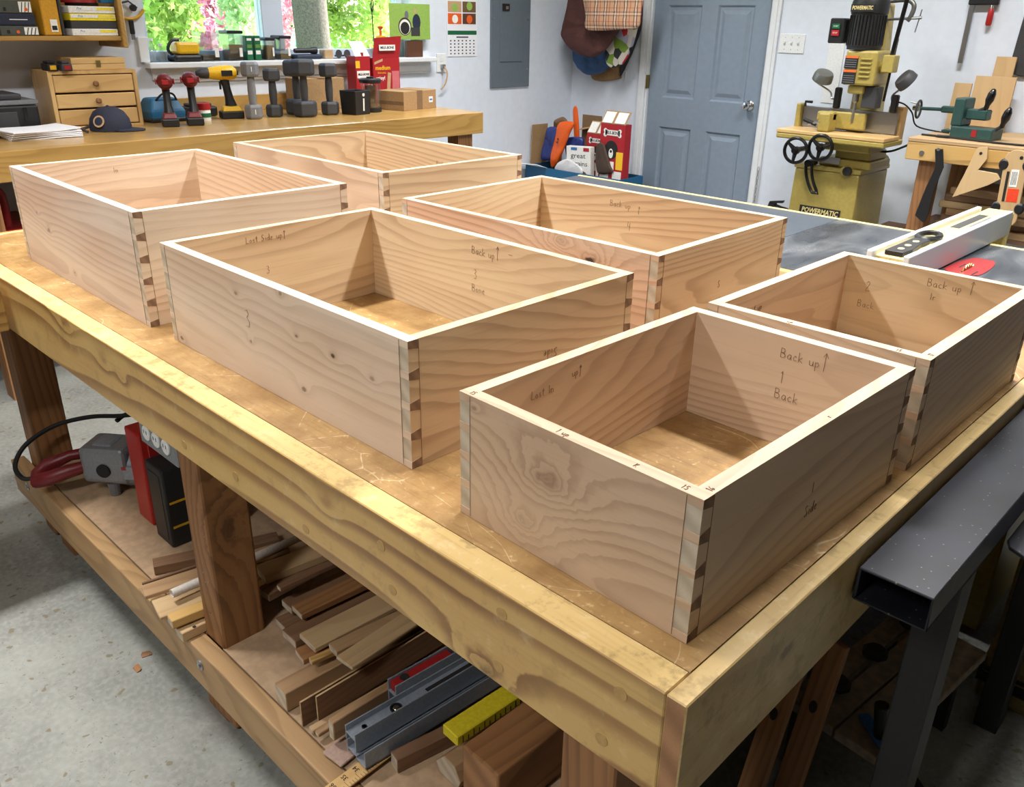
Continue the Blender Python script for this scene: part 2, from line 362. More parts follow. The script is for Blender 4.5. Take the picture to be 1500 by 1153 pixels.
struct(MB().box(XR, XR+.15, YF-.15, YW, 0, CEIL).build('wall_right', 'wall_grey'))
struct(MB().box(XW, XR, YF-.15, YF, 0, CEIL).build('wall_front', 'wall_grey'))
# window: vinyl frame, mullion, two panes, stool and apron
win = bpy.data.objects.new('window_1', None); COL.objects.link(win); win.location = (XW, WY0, WZ0); struct(win)
WL, WH = WY1-WY0, WZ1-WZ0
t = NT('vinyl_blue'); t.out(srgb(206,218,236), .4)
t = NT('glass'); t.b.inputs['Transmission Weight'].default_value = 1.0; t.b.inputs['IOR'].default_value = 1.02; t.out((.97,.985,1,1), 0.0)
m = MB(); fx0, fx1 = -.13, -.075
m.box(fx0, fx1, 0, .045, 0, WH).box(fx0, fx1, WL-.045, WL, 0, WH).box(fx0, fx1, .045, WL-.045, 0, .05).box(fx0, fx1, .045, WL-.045, WH-.05, WH)
m.build('window_frame', 'vinyl_blue', win, .003)
MB().box(fx0-.01, fx1+.008, .705, .84, .05, WH-.05).build('mullion', 'vinyl_blue', win, .004)
for k, (q0, q1) in enumerate(((.045, .705), (.84, WL-.045))):
    MB().box(-.106, -.102, q0, q1, .05, WH-.05).build('pane', 'glass', win)
MB().box(-.074, .07, -.03, WL+.16, -.028, 0).build('window_sill', 'trim_white', win, .005, 2)
MB().box(.002, .02, 0.0, WL+.15, -.085, -.029).box(.002, .012, .02, WL+.13, -.1, -.085).build('apron', 'trim_white', win, .002)
m = MB(); m.box(.0, .018, -.05, 0, 0.0, .12)
m.build('casing', 'trim_white', win, .003)
# door: slab with recessed raised panels, casing, knob, hinges
door = bpy.data.objects.new('door_1', None); COL.objects.link(door); door.location = (DX0, YW, 0); struct(door)
DW = DX1-DX0
def panel_door():
    m = MB(); x0, x1 = .018, DW-.012; y = .02
    cols = [(.135, .405), (.53, .80)]; rows = [(.18, .80), (1.0, 1.60), (1.70, 1.95)]
    xs = [x0, cols[0][0], cols[0][1], cols[1][0], cols[1][1], x1]; zs = [.012, rows[0][0], rows[0][1], rows[1][0], rows[1][1], rows[2][0], rows[2][1], DZ-.01]
    for i in range(5):
        for j in range(7):
            hole = i in (1, 3) and j in (1, 3, 5)
            a, b, c, d = xs[i], xs[i+1], zs[j], zs[j+1]
            if not hole: m.add([(a,y,c),(b,y,c),(b,y,d),(a,y,d)], [(0,1,2,3)])
            else:
                steps = [(0, 0), (.012, .012), (.03, .012), (.055, .003)]
                L = [[(a+q,y+e,c+q),(b-q,y+e,c+q),(b-q,y+e,d-q),(a+q,y+e,d-q)] for q, e in steps]
                for s0, s1 in zip(L[:-1], L[1:]):
                    m.add(s0+s1, [(k,(k+1)%4,(k+1)%4+4,k+4) for k in range(4)])
                m.add(L[-1], [(0,1,2,3)])
    m.box(x0, x1, y+.014, y+.044, .012, DZ-.01)
    return m
panel_door().build('door_slab', 'door_grey', door)
m = MB()
for s0, s1 in ((-.055, .006), (DW-.006, DW+.06)):
    m.box(s0, s1, -.017, 0, 0, DZ+.06).box(s0+.008, s1-.02, -.022, -.016, 0, DZ+.06)
m.box(.006, DW-.006, -.017, 0, DZ-.006, DZ+.06).build('casing', 'trim_white', door, .002)
MB().box(0, .018, 0, .12, 0, DZ).box(DW-.012, DW, 0, .12, 0, DZ).box(.018, DW-.012, 0, .12, DZ-.01, DZ).build('jamb', 'trim_white', door)
kx = P(1096, 155, y=YW).x - DX0
m = MB(); m.lathe([(.032,0),(.033,.004),(.03,.008),(.013,.012),(.012,.03),(.02,.036),(.027,.046),(.028,.056),(.022,.066),(.008,.07),(0,.07)], (kx,.019,.994), (0,-1,0), 24).build('knob', 'chrome', door, smooth=True)
for z in (.36, 1.1, 1.84):
    MB().cyl((.012,-.004,z-.045), (.012,-.004,z+.045), .006, n=10).box(.013, .022, -.002, .019, z-.045, z+.045).build('hinge', 'brass', door)
# light fixtures on the ceiling (the lamps sit in them; the last holds an added fill)
for i, (lx, ly, sx, sy, pw) in enumerate(LAMPS):
    t_ = thing('ceiling_light', ('white tube light hung over the tall drawer boxes','white tube light hung over the narrow drawer boxes','white tube light hung before the breaker panel','white tube light hung over the table saw rail','added fill light in a white tube housing behind the bench corner')[i], 'ceiling light', (lx, ly, CEIL), 0, 'tube lights on the ceiling')
    MB().box(-sx/2-.02, sx/2+.02, -sy/2-.02, sy/2+.02, -.07, -.0005).build('housing', 'white_plastic', t_, .01)
# ================================================================== main workbench
XB, YB = 0.105, -0.192          # near corner of the top
XL, YK = -2.385, 1.345          # far-left end, back edge
wood('rail_tan', (182,148,104), (126,94,60), 'x', 60, .5, 0, .55, .2, (164,130,88), knots=3.0) if False else wood('rail_tan', (182,148,104), (126,94,60), 'x', 60, .5, 3.0, .55, .2, (164,130,88))
kp = []
for u, v_, r_, g_ in ((712,980,.014,.75),(700,972,.006,.3),(152,530,.006,.8),(180,557,.004,.6),(478,742,.005,.7),(95,475,.012,.4)):
    q = P(u, v_, y=YB); kp.append((q.x, YB+.01, q.z, r_, g_))
wood('pine_front', (204,170,106), (126,84,42), 'x', 40, .9, 0, .42, .12, (192,152,88), sc=3.4, warp=.9, long=.07, scuff=.22, kpos=kp, coat=.15, rnd=False)
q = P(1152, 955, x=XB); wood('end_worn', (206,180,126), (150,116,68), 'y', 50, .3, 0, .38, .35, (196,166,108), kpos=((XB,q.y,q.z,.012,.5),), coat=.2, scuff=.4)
plain('plug_wood', (176,142,86), .5)
wb = thing('workbench', 'heavy wooden workbench with worn plywood top carrying six drawer boxes', 'workbench', (0,0,0))
MB().box(XL+.005, XB-.025, YB+.043, YK-.03, HB-.038, HB-.0005).build('top_panel', 'bench_top', wb)
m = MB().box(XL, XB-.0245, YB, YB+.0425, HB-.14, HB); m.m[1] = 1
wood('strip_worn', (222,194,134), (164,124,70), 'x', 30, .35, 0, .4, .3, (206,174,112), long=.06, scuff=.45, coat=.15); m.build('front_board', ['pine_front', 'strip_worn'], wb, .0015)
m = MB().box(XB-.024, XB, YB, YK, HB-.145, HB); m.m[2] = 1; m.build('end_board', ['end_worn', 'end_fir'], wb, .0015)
MB().box(XL-.024, XL, YB, YK, HB-.145, HB).build('end_board', 'pine_yellow_y', wb, .003)
MB().box(XL, XB-.0245, YK-.03, YK, HB-.14, HB).build('back_board', 'pine_yellow_x', wb, .003)
LEGS = [(-2.125, -.149), (-1.024, -.149), (-.0, -.149), (-2.125, 1.2), (-1.024, 1.2), (-.0, 1.2)]
for lx, ly in LEGS:
    MB().box(lx-.082, lx, ly, ly+.1, .005, HB-.039).build('leg', 'fir_z', wb, .006, 2)
SH = .235
MB().box(XL+.2, -.13, -.149, 1.25, SH-.022, SH).build('shelf_panel', 'shelf_ply', wb)
m = MB().box(-2.26, -.1, -.190, -.151, SH-.107, SH+.001); m.build('lower_rail', 'rail_tan', wb, .004, 2)
MB().box(-2.26, -.0, 1.25, 1.289, SH-.107, SH).build('lower_rail', 'rail_tan', wb, .004)
for fx in (-1.98, -1.06, -.05):
    MB().box(fx-.095, fx, -.148, .0, .0, SH-.023).build('foot', 'fir_z', wb, .002)
for u, v_ in ((294, 974), (41, 712)):
    q = P(u, v_, y=-.190); MB().cyl((q.x, -.1885, q.z), (q.x, -.1925, q.z), .013, n=16).cyl((q.x,-.1925,q.z),(q.x,-.196,q.z),.006,n=6).build('bolt_head', 'steel', wb, smooth=True)
for u, v_ in ((735,899),(909,1016),(881,1083),(558,800),(448,775),(575,864),(730,976),(270,652),(345,698)):
    q = P(u, v_, y=YB); MB().cyl((q.x, YB+.003, q.z), (q.x, YB-.0007, q.z), .0085, n=18).build('wood_plug', 'plug_wood', wb)
# ================================================================== six dovetailed drawer boxes
TH = .019
def drawer(name, label, x, y, wd, a, h, nt, cherry, writing, dp=.508):
    r = thing(name, label, 'drawer', (x, y, HB), a, 'drawer boxes on the workbench')
    # local frame: near corner at origin, box spans x -wd..0, y 0..dp
    pin = .011; tail = (h - pin*(nt+1) + pin*.0) / nt; fl = .0035
    tz = [(pin + k*(tail+pin) - 0, pin + k*(tail+pin) + tail) for k in range(nt)]
    E_ = .0004
    def side(x0, x1, nm):       # board along y, tails at both ends
        m = MB(); m.box(x0, x1, TH, dp-TH, 0, h)
        for z0, z1 in tz:
            m.add([(x0,TH,z0+fl),(x1,TH,z0+fl),(x1,TH,z1-fl),(x0,TH,z1-fl),(x0,E_,z0),(x1,E_,z0),(x1,E_,z1),(x0,E_,z1)],
                  [(0,1,5,4),(1,2,6,5),(2,3,7,6),(3,0,4,7)], 0).add([(x0,E_,z0),(x1,E_,z0),(x1,E_,z1),(x0,E_,z1)], [(0,1,2,3)], 1)
            m.add([(x0,dp-TH,z0+fl),(x1,dp-TH,z0+fl),(x1,dp-TH,z1-fl),(x0,dp-TH,z1-fl),(x0,dp-E_,z0),(x1,dp-E_,z0),(x1,dp-E_,z1),(x0,dp-E_,z1)],
                  [(0,1,5,4),(1,2,6,5),(2,3,7,6),(3,0,4,7)], 0).add([(x0,dp-E_,z0),(x1,dp-E_,z0),(x1,dp-E_,z1),(x0,dp-E_,z1)], [(0,1,2,3)], 1)
        return m.build(nm, ['cherry_%s_y' % cherry[0], 'end_pale'], r)
    def fb(y0, y1, out, nm, ch):    # board along x, pins at both ends, out = y of the outer face
        inn = y0 if out == y1 else y1
        m = MB(); m.box(-wd+TH, -TH, y0, y1, 0, h)
        edges = [0] + [q for tt in tz for q in tt] + [h]
        for k in range(nt+1):
            zo0, zo1 = edges[2*k], edges[2*k+1]                   # narrow at the outer face
            zi0 = zo0 - (fl if k > 0 else 0); zi1 = zo1 + (fl if k < nt else 0)
            for xa, xb in ((-wd, -wd+TH), (-TH, 0)):
                e = xa if xa == -wd else xb; b = xb if xa == -wd else xa
                e2 = e - E_ if e == -wd else e + E_
                lo = [(b,out,zo0),(b,out,zo1),(b,inn,zi1),(b,inn,zi0)]; hi = [(e2,out,zo0),(e2,out,zo1),(e2,inn,zi1),(e2,inn,zi0)]
                m.add(lo+hi, [(0,1,5,4),(1,2,6,5),(2,3,7,6),(3,0,4,7)], 0).add(hi, [(0,1,2,3)], 1)
        return m.build(nm, ['cherry_%s_x' % ch, 'end_grain'], r)
    fb(0, TH, 0, 'front_board', cherry[1]); fb(dp-TH, dp, dp, 'back_board', cherry[2])
    side(-TH, 0, 'side_board'); side(-wd, -wd+TH, 'side_board')
    # knife lines struck along the joints
    e = .0005
    for x0 in (-TH-.0003, -wd+TH): MB().box(x0, x0+.0004, -e, 0, .002, h-.002).build('scribe_line', 'pencil', r)
    for y0 in (TH, dp-TH): MB().box(0, e, y0, y0+.0004, .002, h-.002).build('scribe_line', 'pencil', r)
    faces = {'back_in': lambda q, z: basis((q, dp-TH-.0004, z), (1,0,0), (0,0,1)), 'left_in': lambda q, z: basis((-wd+TH+.0004, q, z), (0,1,0), (0,0,1)),
             'right_out': lambda q, z: basis((.0004, q, z), (0,1,0), (0,0,1)), 'front_out': lambda q, z: basis((q, -.0004, z), (1,0,0), (0,0,1)),
             'top_front': lambda q, z: basis((q, .004, h+.0004), (1,0,0), (0,1,0)), 'top_right': lambda q, z: basis((-.004, q, h+.0004), (0,1,0), (-1,0,0)),
             'right_flip': lambda q, z: basis((.0004, q, z), (0,-1,0), (0,0,-1))}
    for s_, f_, q, z, sz in writing: scribble(s_, sz, faces[f_](q, z), r)
    return r
def kloc(x, y, a, pts):
    R_ = Matrix.Rotation(-a, 3, 'Z'); out = []
    for u, v_, r_, g_ in pts:
        q = R_ @ (P(u, v_, y=y+.0) - Vector((x, y, HB))); out.append((q.x, .0, q.z, r_, g_, .08 if r_ > .008 else .022))
    return out
wood('cherry_one_x', (206,180,152), (138,104,80), 'x', 80, .42, 0, .55, .14, (190,158,130), kpos=kloc(.0535,-.1168,-.0198,((797,704,.013,.45),(688,600,.004,.5),(762,765,.012,.12))), kcol=(130,100,78), rnd=False, sc=3.6)
wood('cherry_three_x', (220,200,180), (164,134,112), 'x', 66, .38, 0, .55, .16, (206,178,152), kpos=kloc(-.4395,-.0827,0,((488,522,.005,.95),(445,570,.006,.6),(545,555,.005,.4),(367,500,.004,.5),(410,430,.005,.5),(345,430,.004,.5),(266,495,.005,.7),(434,492,.003,.7))), rnd=False, sc=3.2)
wood('cherry_four_x', (214,186,160), (148,110,84), 'x', 80, .5, 0, .55, .14, (204,162,132), kpos=kloc(-.4742,.5493,.01,((866,382,.010,.95),(823,352,.012,.15))), rnd=False, sc=3.2, kcol=(40,28,22))
wood('cherry_cee_x', (218,200,184), (160,132,114), 'x', 85, .45, 0, .55, .14, (204,174,152), kpos=kloc(-1.2904,-.0855,-.01,((68,338,.007,.5),(50,312,.005,.4),(107,400,.004,.5))), rnd=False, sc=3.4)
drawer('drawer_box', 'shallow narrow drawer box with a swirling knot and "1 Back" inside, at the bench corner', .0535, -.1168, .3588, -.0198, .1752, 4, ('pink','one','pink'),
    [('Back up','back_in',-.187,.142,.015),('^','back_in',-.122,.145,.02),('1','back_in',-.182,.102,.019),('Back','back_in',-.187,.076,.016),('Lost In','left_in',.11,.135,.012),('up^','left_in',.19,.146,.012),
     ('Side','right_out',.235,.055,.015),('|','right_out',.245,.085,.014),('1 up','top_front',-.2,0,.009),('15','top_front',-.345,0,.008),('15','top_front',-.03,0,.008),('K','top_front',-.09,0,.008),('16','top_right',.02,0,.008),('r','top_right',.27,0,.008)])
drawer('drawer_box', 'shallow narrow drawer box marked "2" inside, beside the table saw', .0669, .4348, .3590, -.0051, .1748, 4, ('pink','pink','tan'),
    [('2','back_in',-.295,.11,.02),('Back','back_in',-.305,.075,.014),('Back up','back_in',-.18,.145,.015),('^','back_in',-.105,.15,.018),('Ir','back_in',-.17,.12,.013),('Lost up','left_in',.1,.135,.013),('up','top_front',-.22,0,.009),('15','top_front',-.05,0,.008),('12','top_right',.02,0,.008)])
drawer('drawer_box', 'wide drawer box with two dark pin knots and "3" on its front', -.4395, -.0827, .7521, -.0008, .1971, 4, ('tan','three','tan'),
    [('3','front_out',-.445,.105,.032),('Back up','back_in',-.395,.16,.016),('^','back_in',-.325,.165,.02),('-','back_in',-.29,.165,.03),('3','back_in',-.39,.108,.02),('Bone','back_in',-.395,.08,.016),('Lost Side up^','left_in',.17,.17,.013),('3','left_in',.21,.1,.016),
     ('Side','right_flip',.31,.11,.016),('-','right_out',.27,.055,.018)])
drawer('drawer_box', 'tall wide drawer box with pinkish front between the wall bench and the "3" box', -1.2904, -.0855, .7528, -.0102, .2398, 5, ('pale','cee','pink'), [('In','left_in',.25,.2,.014)])
drawer('drawer_box', 'tall wide drawer box with pale sapwood rims, next to the wall bench end', -1.3426, .5732, .7541, -.0024, .2408, 5, ('tan','pink','tan'), [('Back','back_in',-.36,.17,.014)])
drawer('drawer_box', 'wide drawer box with a black open knot in front and "4" inside', -.4742, .5493, .755, .010, .1981, 4, ('tan','four','tan'),
    [('4','back_in',-.43,.1,.022),('Back up','back_in',-.49,.155,.016),('^','back_in',-.4,.15,.014),('S','right_out',.23,.09,.015),('-','right_out',.24,.06,.015)])
# ================================================================== bench drawers' neighbours on the lower shelf
plain('case_black', (34,35,37), .5); plain('alu_dark', (138,146,156), .4, .2); plain('level_yellow', (214,196,40), .45)
plain('pvc', (214,206,196), .5); plain('outlet_grey', (128,132,134), .5); plain('grinder_grey', (132,136,142), .4, .3); plain('stripe_yellow', (206,160,30), .5)
plain('veneer', (168,140,126), .7); plain('ink', (30,28,26), .8)
def vec(p): return Vector(p)
RECTS = []          # footprints already taken on the shelf: (corner list, bottom, top)
def _sat(A, B):
    for poly in (A, B):
        for i in range(4):
            e = (poly[(i+1)%4][0]-poly[i][0], poly[(i+1)%4][1]-poly[i][1]); n = (-e[1], e[0])
            a = [p[0]*n[0]+p[1]*n[1] for p in A]; b = [p[0]*n[0]+p[1]*n[1] for p in B]
            if max(a) <= min(b)+1e-7 or max(b) <= min(a)+1e-7: return False
    return True
def rest(poly, zb, th):
    """height at which a stick with this footprint lies on what is already there"""
    for _ in range(12):
        hit = [t1 for q, t0, t1 in RECTS if _sat(poly, q) and zb < t1+.0004 and zb+th > t0]
        if not hit: break
        zb = max(hit)+.0006
    RECTS.append((poly, zb, zb+th)); return zb
def rect(o, d, wd, ln):
    n = (d[1], -d[0]); return [(o[0],o[1]),(o[0]+n[0]*wd,o[1]+n[1]*wd),(o[0]+n[0]*wd+d[0]*ln,o[1]+n[1]*wd+d[1]*ln),(o[0]+d[0]*ln,o[1]+d[1]*ln)]
RECTS.append(([(-2.26,-.192),(-.1,-.192),(-.1,-.150),(-2.26,-.150)], 0, SH+.001)); RECTS.append(([(-2.4,-.149),(-.13,-.149),(-.13,1.25),(-2.4,1.25)], 0, SH))
def lumber(label, L, R, D, zt, th, ln, mat, name='lumber_offcut', end='end_pale', cat='offcut', bev=.0015):
    """stick whose near end shows its two top corners at pixels L and R; D is a pixel on its left top edge"""
    for _ in range(6):                      # solve place and resting height together
        a = P(*L, z=zt); b = P(*R, z=zt); d = (P(*D, z=zt) - a); d.z = 0; d.normalize()
        n = Vector((d.y, -d.x, 0)); wd = max(.006, (b-a).dot(n))
        zb = rest(rect(a, d, wd, ln), zt-th, th)
        if abs(zb+th-zt) < 1e-5: break
        RECTS.pop(); zt = zb+th
    else: RECTS.append((rect(a, d, wd, ln), zb, zb+th))
    t_ = thing(name, label, cat, (a.x, a.y, zb), math.atan2(d.y, d.x)-math.pi/2, 'offcuts on the lower shelf')
    # local: x = across (to the right), y = along
    m = MB(); m.box(0, wd, 0, ln, 0, th)
    m.m[2] = 1; m.m[4] = 1
    m.build('stick', [mat, end], t_, bev)
    return t_
# outlet strip under the bench front
e = thing('outlet_box', 'grey metal outlet box with white sockets under the bench front board', 'outlet', (-1.197, -.1485, .643))
MB().box(-.085, .085, 0, .045, 0, .11).build('housing', 'outlet_grey', e, .003)
for k, dx in enumerate((-.045, .0, .045)):
    o = MB().lathe([(.017,0),(.017,.003),(.0155,.004)], (dx, -.0005, .035), (0,-1,0), 20).build('socket', 'white_plastic', e)
    MB().box(dx-.007, dx-.005, -.0052, -.0047, .034, .042).build('slot', 'ink', o); MB().box(dx+.005, dx+.007, -.0052, -.0047, .034, .042).build('slot', 'ink', o)
# red and black tool cases
r = thing('tool_case', 'upright red metal tool case on the lower shelf next to a black case', 'case', (-1.64, -.045, SH+.0008))
MB().box(-.04, .043, 0, .28, 0, .27).build('shell', 'red_paint', r, .006, 2); MB().box(-.042, .045, .12, .13, .001, .272).build('seam', 'red_plastic', r)
MB().box(.0435, .047, .02, .26, .03, .24).build('lid_panel', 'red_plastic', r, .002)
r = thing('tool_case', 'upright black tool case with yellow stripes beside the middle bench leg', 'case', (-1.505, -.055, SH+.0008))
MB().box(-.047, .044, 0, .22, 0, .225).build('shell', 'case_black', r, .006, 2)
for z in (.055, .125): MB().box(.0442, .0455, .01, .21, z, z+.006).build('stripe', 'stripe_yellow', r)
MB().box(-.03, .03, -.0015, 0, .02, .205).build('lid_panel', 'black_plastic', r, .001)
# heavy grey power tool with red loop handle and looping cable
plain('maroon', (112,26,32), .42)
g = thing('power_drill', 'heavy grey corded drill with dark red loop handle on the lower shelf', 'power tool', (-1.87, -.03, SH+.0008), math.radians(38))
m = MB(); prof = [(.0,-.02),(.034,-.02),(.046,-.005),(.05,.03),(.052,.085),(.05,.12),(.042,.15),(.03,.175),(.02,.18)]
m.lathe(prof, (-.02, 0, .075), (1,0,0), 20, sq=(1,1.1)).build('motor_housing', 'grinder_grey', g, smooth=True)
MB().box(-.06, .075, -.055, .055, .04, .15).build('gear_case', 'grinder_grey', g, .015, 3)
MB().box(-.03, .03, -.035, .035, .128, .155).build('top_cover', 'alu_dark', g, .008, 2)
for q in ((.02,-.035),(.02,.03),(.11,-.03)): MB().cyl((q[0],q[1],0), (q[0],q[1],.04), .014, .018, 14).build('foot', 'grey_plastic', g)
MB().box(.035, .10, -.0535, -.0475, .06, .10).build('name_plate', 'alu_dark', g, .001)
MB().box(.06, .075, -.0545, -.0525, .09, .1).build('badge', 'red_plastic', g)
loop = [(-.05,-.03,.085),(-.09,-.06,.08),(-.14,-.085,.065),(-.172,-.085,.055),(-.185,-.06,.06),(-.175,-.03,.075),(-.12,0,.095),(-.05,.02,.105)]
MB().tube(loop, [.016,.019,.021,.021,.022,.02,.015,.015], 12).build('loop_handle', 'maroon', g, smooth=True)
MB().cyl((.01,-.06,.085), (.01,-.045,.085), .02, n=18).build('handle_boss', 'dark_rubber', g)
cb = [(-.185,-.07,.058),(-.215,-.085,.06),(-.25,-.06,.085),(-.25,.0,.12),(-.2,.07,.15),(-.1,.09,.175),(0,.08,.19),(.08,.09,.2),(.14,.12,.19),(.1,.16,.18),(0,.13,.175),(-.02,.09,.168)]
def smooth_path(pts, k=6):
    pts = [Vector(p) for p in pts]; o = []
    for i in range(len(pts)-1):
        p0, p1, p2, p3 = pts[max(0,i-1)], pts[i], pts[i+1], pts[min(len(pts)-1,i+2)]
        for j in range(k):
            t = j/k; o.append(.5*((2*p1)+(-p0+p2)*t+(2*p0-5*p1+4*p2-p3)*t*t+(-p0+3*p1-3*p2+p3)*t**3))
    return o + [pts[-1]]
MB().tube(smooth_path(cb), .0065, 8).build('cable', 'dark_rubber', g, smooth=True)
# lumber left of the middle leg
lumber('small brown square stick beside the black case', (223,818), (233,829), (287,804), SH+.026, .025, .30, 'scrap_brown_y')
lumber('very thin dark strip lying alone on the shelf', (207,853), (208,855), (279,829), SH+.008, .008, .26, 'scrap_brown_y')
lumber('short reddish stick against the middle leg', (271,844), (275,854), (292,837), SH+.022, .02, .25, 'fir_y')
lumber('pale flat strip with a long dark edge left of the middle leg', (205,858), (212,874), (271,837), SH+.011, .010, .34, 'scrap_tan_y')
lumber('pale wide plywood strip under the white pipe', (221,878), (235,905), (272,861), SH+.009, .008, .36, 'scrap_pale_y')
lumber('yellowish split stick beside the white pipe', (244,900), (251,911), (294,880), SH+.024, .022, .30, 'pine_yellow_y')
o = lumber('pale board with a screw hole against the middle leg foot', (256,918), (265,929.5), (348,874.2), SH+.025, .024, .16, 'scrap_pale_y')
MB().cyl((.03,.03,.0235), (.03,.03,.0246), .004, n=12).build('screw_hole', 'ink', o)
pp = P(254,884, z=SH+.03); pe = P(294,866, z=SH+.03); d = (pe-pp).normalized(); pp.z = rest(rect(pp-Vector((d.y,-d.x,0))*.0106, d, .0212, .5), SH+.019, .0212)+.0106
m = MB(); n_ = 18; c0 = pp; c1 = pp+d*.5
A = m.ring(c0, d, .0105, n_); B = m.ring(c1, d, .0105, n_); C_ = m.ring(c0, d, .0085, n_); D_ = m.ring(c1, d, .0085, n_)
m.add(A+B+C_+D_, [(i,(i+1)%n_,(i+1)%n_+n_,i+n_) for i in range(n_)] + [(i+2*n_,i+3*n_,(i+1)%n_+3*n_,(i+1)%n_+2*n_) for i in range(n_)] + [(i,i+2*n_,(i+1)%n_+2*n_,(i+1)%n_) for i in range(n_)] + [(i+n_,(i+1)%n_+n_,(i+1)%n_+3*n_,i+3*n_) for i in range(n_)])
tag(m.build('plastic_pipe', 'pvc', smooth=True), 'thin white plastic pipe lying across the offcuts by the leg', 'pipe')
# lumber right of the middle leg
lumber('thick weathered beam with a sawn pale end', (402,1000),(418,1017),(490,953),.283,.046,.8,'scrap_tan_y','lumber_beam','end_pale','beam')
R_ = [('long pale board with a dark knot just right of the middle leg', (374,829),(380,850),(461,796),.285,.02,.8,'scrap_pale_y'),
 ('wide brown board tucked behind the middle leg', (378,860),(385,876),(464,815),.27,.02,.8,'scrap_brown_y'),
 ('narrow brown board bridging the dark gap', (405,856),(409,862),(466,829),.30,.012,.7,'scrap_brown_y'),
 ('chipped brown board end sticking out behind the reddish one', (412,878),(426,892),(502,835),.285,.018,.7,'scrap_brown_y'),
 ('reddish board lying over the dark gap', (427,886),(437,903),(514,846),.305,.016,.7,'fir_y'),
 ('dark splintered board low in the pile by the leg', (403,905),(421,917),(480,868),.258,.018,.6,'scrap_brown_y'),
 ('long dark reddish board under the tan board', (413,922),(431,941),(530,862),.268,.02,.75,'scrap_brown_y'),
 ('wide tan board on top of the offcut pile', (438,928),(458,952),(548,873),.315,.012,.7,'scrap_pale_y'),
 ('short orange board end under the wide tan board', (432,950),(447,966),(480,930),.262,.014,.45,'fir_y'),
 ('thin yellow strip below the wide tan board', (452,963),(457,969),(500,942),.266,.012,.45,'pine_yellow_y'),
 ('tan stick with a square notch beside the wide tan board', (481,942),(493,955),(582,894),.305,.016,.65,'scrap_tan_y'),
 ('pale thin board with rounded end leaning over the thick beam', (492,961),(516,978),(589,898),.34,.008,.65,'scrap_pale_y')]
for q in sorted(R_, key=lambda q: q[4]): lumber(*q)
def upright(label, u0, v0, u1, v1, D, zb, hh, ln, mat, th=.005):
    a = P(u1, v1, z=zb); d = P(*D, z=zb+hh) - P(u0, v0, z=zb+hh); d.z = 0
    dn = d.normalized(); a.z = rest(rect(a, dn, th, ln), zb, hh)
    t_ = thing('thin_panel', label, 'offcut', a, math.atan2(d.y, d.x)-math.pi/2, 'offcuts on the lower shelf')
    m = MB().box(0, th, 0, ln, 0, hh); m.m[2] = 1; m.m[1] = 1; m.build('panel', [mat, 'scrap_pale_y'], t_, .0005)
upright('thin panel standing on edge next to the thick beam', 435,1030,442,1063,(520,980), .236, .06, .65, 'scrap_brown_y')
upright('darker thin panel standing on edge beside the square block', 458,1027,465,1055,(560,966), .245, .06, .75, 'scrap_brown_y')
lumber('thin pale strip below the standing panels', (452,1064),(458,1071),(480,1048),.250,.01,.5,'scrap_pale_y')
lumber('small stepped strip end below the standing panels', (461,1070),(466,1076),(486,1054),.246,.01,.5,'scrap_tan_y')
lumber('square tan block stick beside the grey level', (480,1053),(488,1060),(562,1002),.280,.044,.7,'scrap_tan_y')
lumber('short grey-pink veneer board under the grey level', (472,1101),(490,1130),(505,1075),.246,.006,.12,'veneer')
# levels
def level(label, L, R, D, zt, hh, ln, body, web, name='spirit_level'):
    a = P(*L, z=zt); b = P(*R, z=zt); d = P(*D, z=zt) - a; d.z = 0; d.normalize(); wd = (b-a).dot(Vector((d.y,-d.x,0)))
    t_ = thing(name, label, 'level', (a.x, a.y, zt-hh), math.atan2(d.y, d.x)-math.pi/2)
    return t_, wd
t_, wd = level('grey aluminium spirit level with round vial windows across the offcuts', (505,1063),(535,1090),(640,985), .31, .06, .7, 0, 0)
wd = .034; w2 = .03
m = MB(); m.box(0,.003,0,.8,.03,.062).box(wd-.003,wd,0,.8,.018,.062).box(.003,wd-.003,0,.8,.046,.05); m.build('channel_rail', 'alu_dark', t_, .0006)
m = MB(); m.box(wd-.003,wd+w2,0,.8,.004,.008).box(wd+w2-.003,wd+w2,0,.8,.004,.042).box(.002,.005,0,.8,.002,.03).box(.005,wd,0,.8,.010,.013).build('lower_flange', 'alu_dark', t_, .0006)
for y_, rr in ((.1,.012),(.03,.005)):
    o = MB().lathe([(rr,0),(rr,.002),(rr*.75,.002),(rr*.75,-.0)], (wd/2, y_, .050), (0,0,1), 20).build('vial_ring', 'black_plastic', t_)
    o.scale = (1,1,1)
MB().box(wd/2-.004, wd/2+.004, .17, .30, .0501, .0512).build('slot', 'ink', t_)
MB().ball((wd/2,.1,.0515), (.007,.007,.002)).build('vial', 'chrome', t_, smooth=True)
g0 = t_.location.copy(); ga = t_.rotation_euler.z; gd = Vector((-math.sin(ga), math.cos(ga), 0)); gn = Vector((math.cos(ga), math.sin(ga), 0))
pr = P(570, 997, z=.332); g1 = g0 + gd*((pr-g0).dot(gd)) - gn*.0285
t_ = thing('spirit_level', 'red spirit level with dark frame behind the grey one', 'level', (g1.x, g1.y, .2815), ga)
MB().box(0,.003,0,.55,0,.05).box(.025,.028,0,.55,0,.05).box(.003,.025,0,.55,.022,.026).build('frame', 'alu_dark', t_, .0006)
MB().box(.0035,.0245,.004,.14,.0262,.046).build('red_insert', 'red_plastic', t_, .001)
MB().cyl((.014,.03,.046),(.014,.03,.0475),.009,n=18).build('vial', 'ink', t_)
t_, wd = level('bright yellow box level with black measuring marks', (648,1062),(677,1077),(735,1006), .345, .02, .6, 0, 0)
wd = max(.03, wd); MB().box(0,wd,0,.6,0,.022).build('body', 'level_yellow', t_, .002)
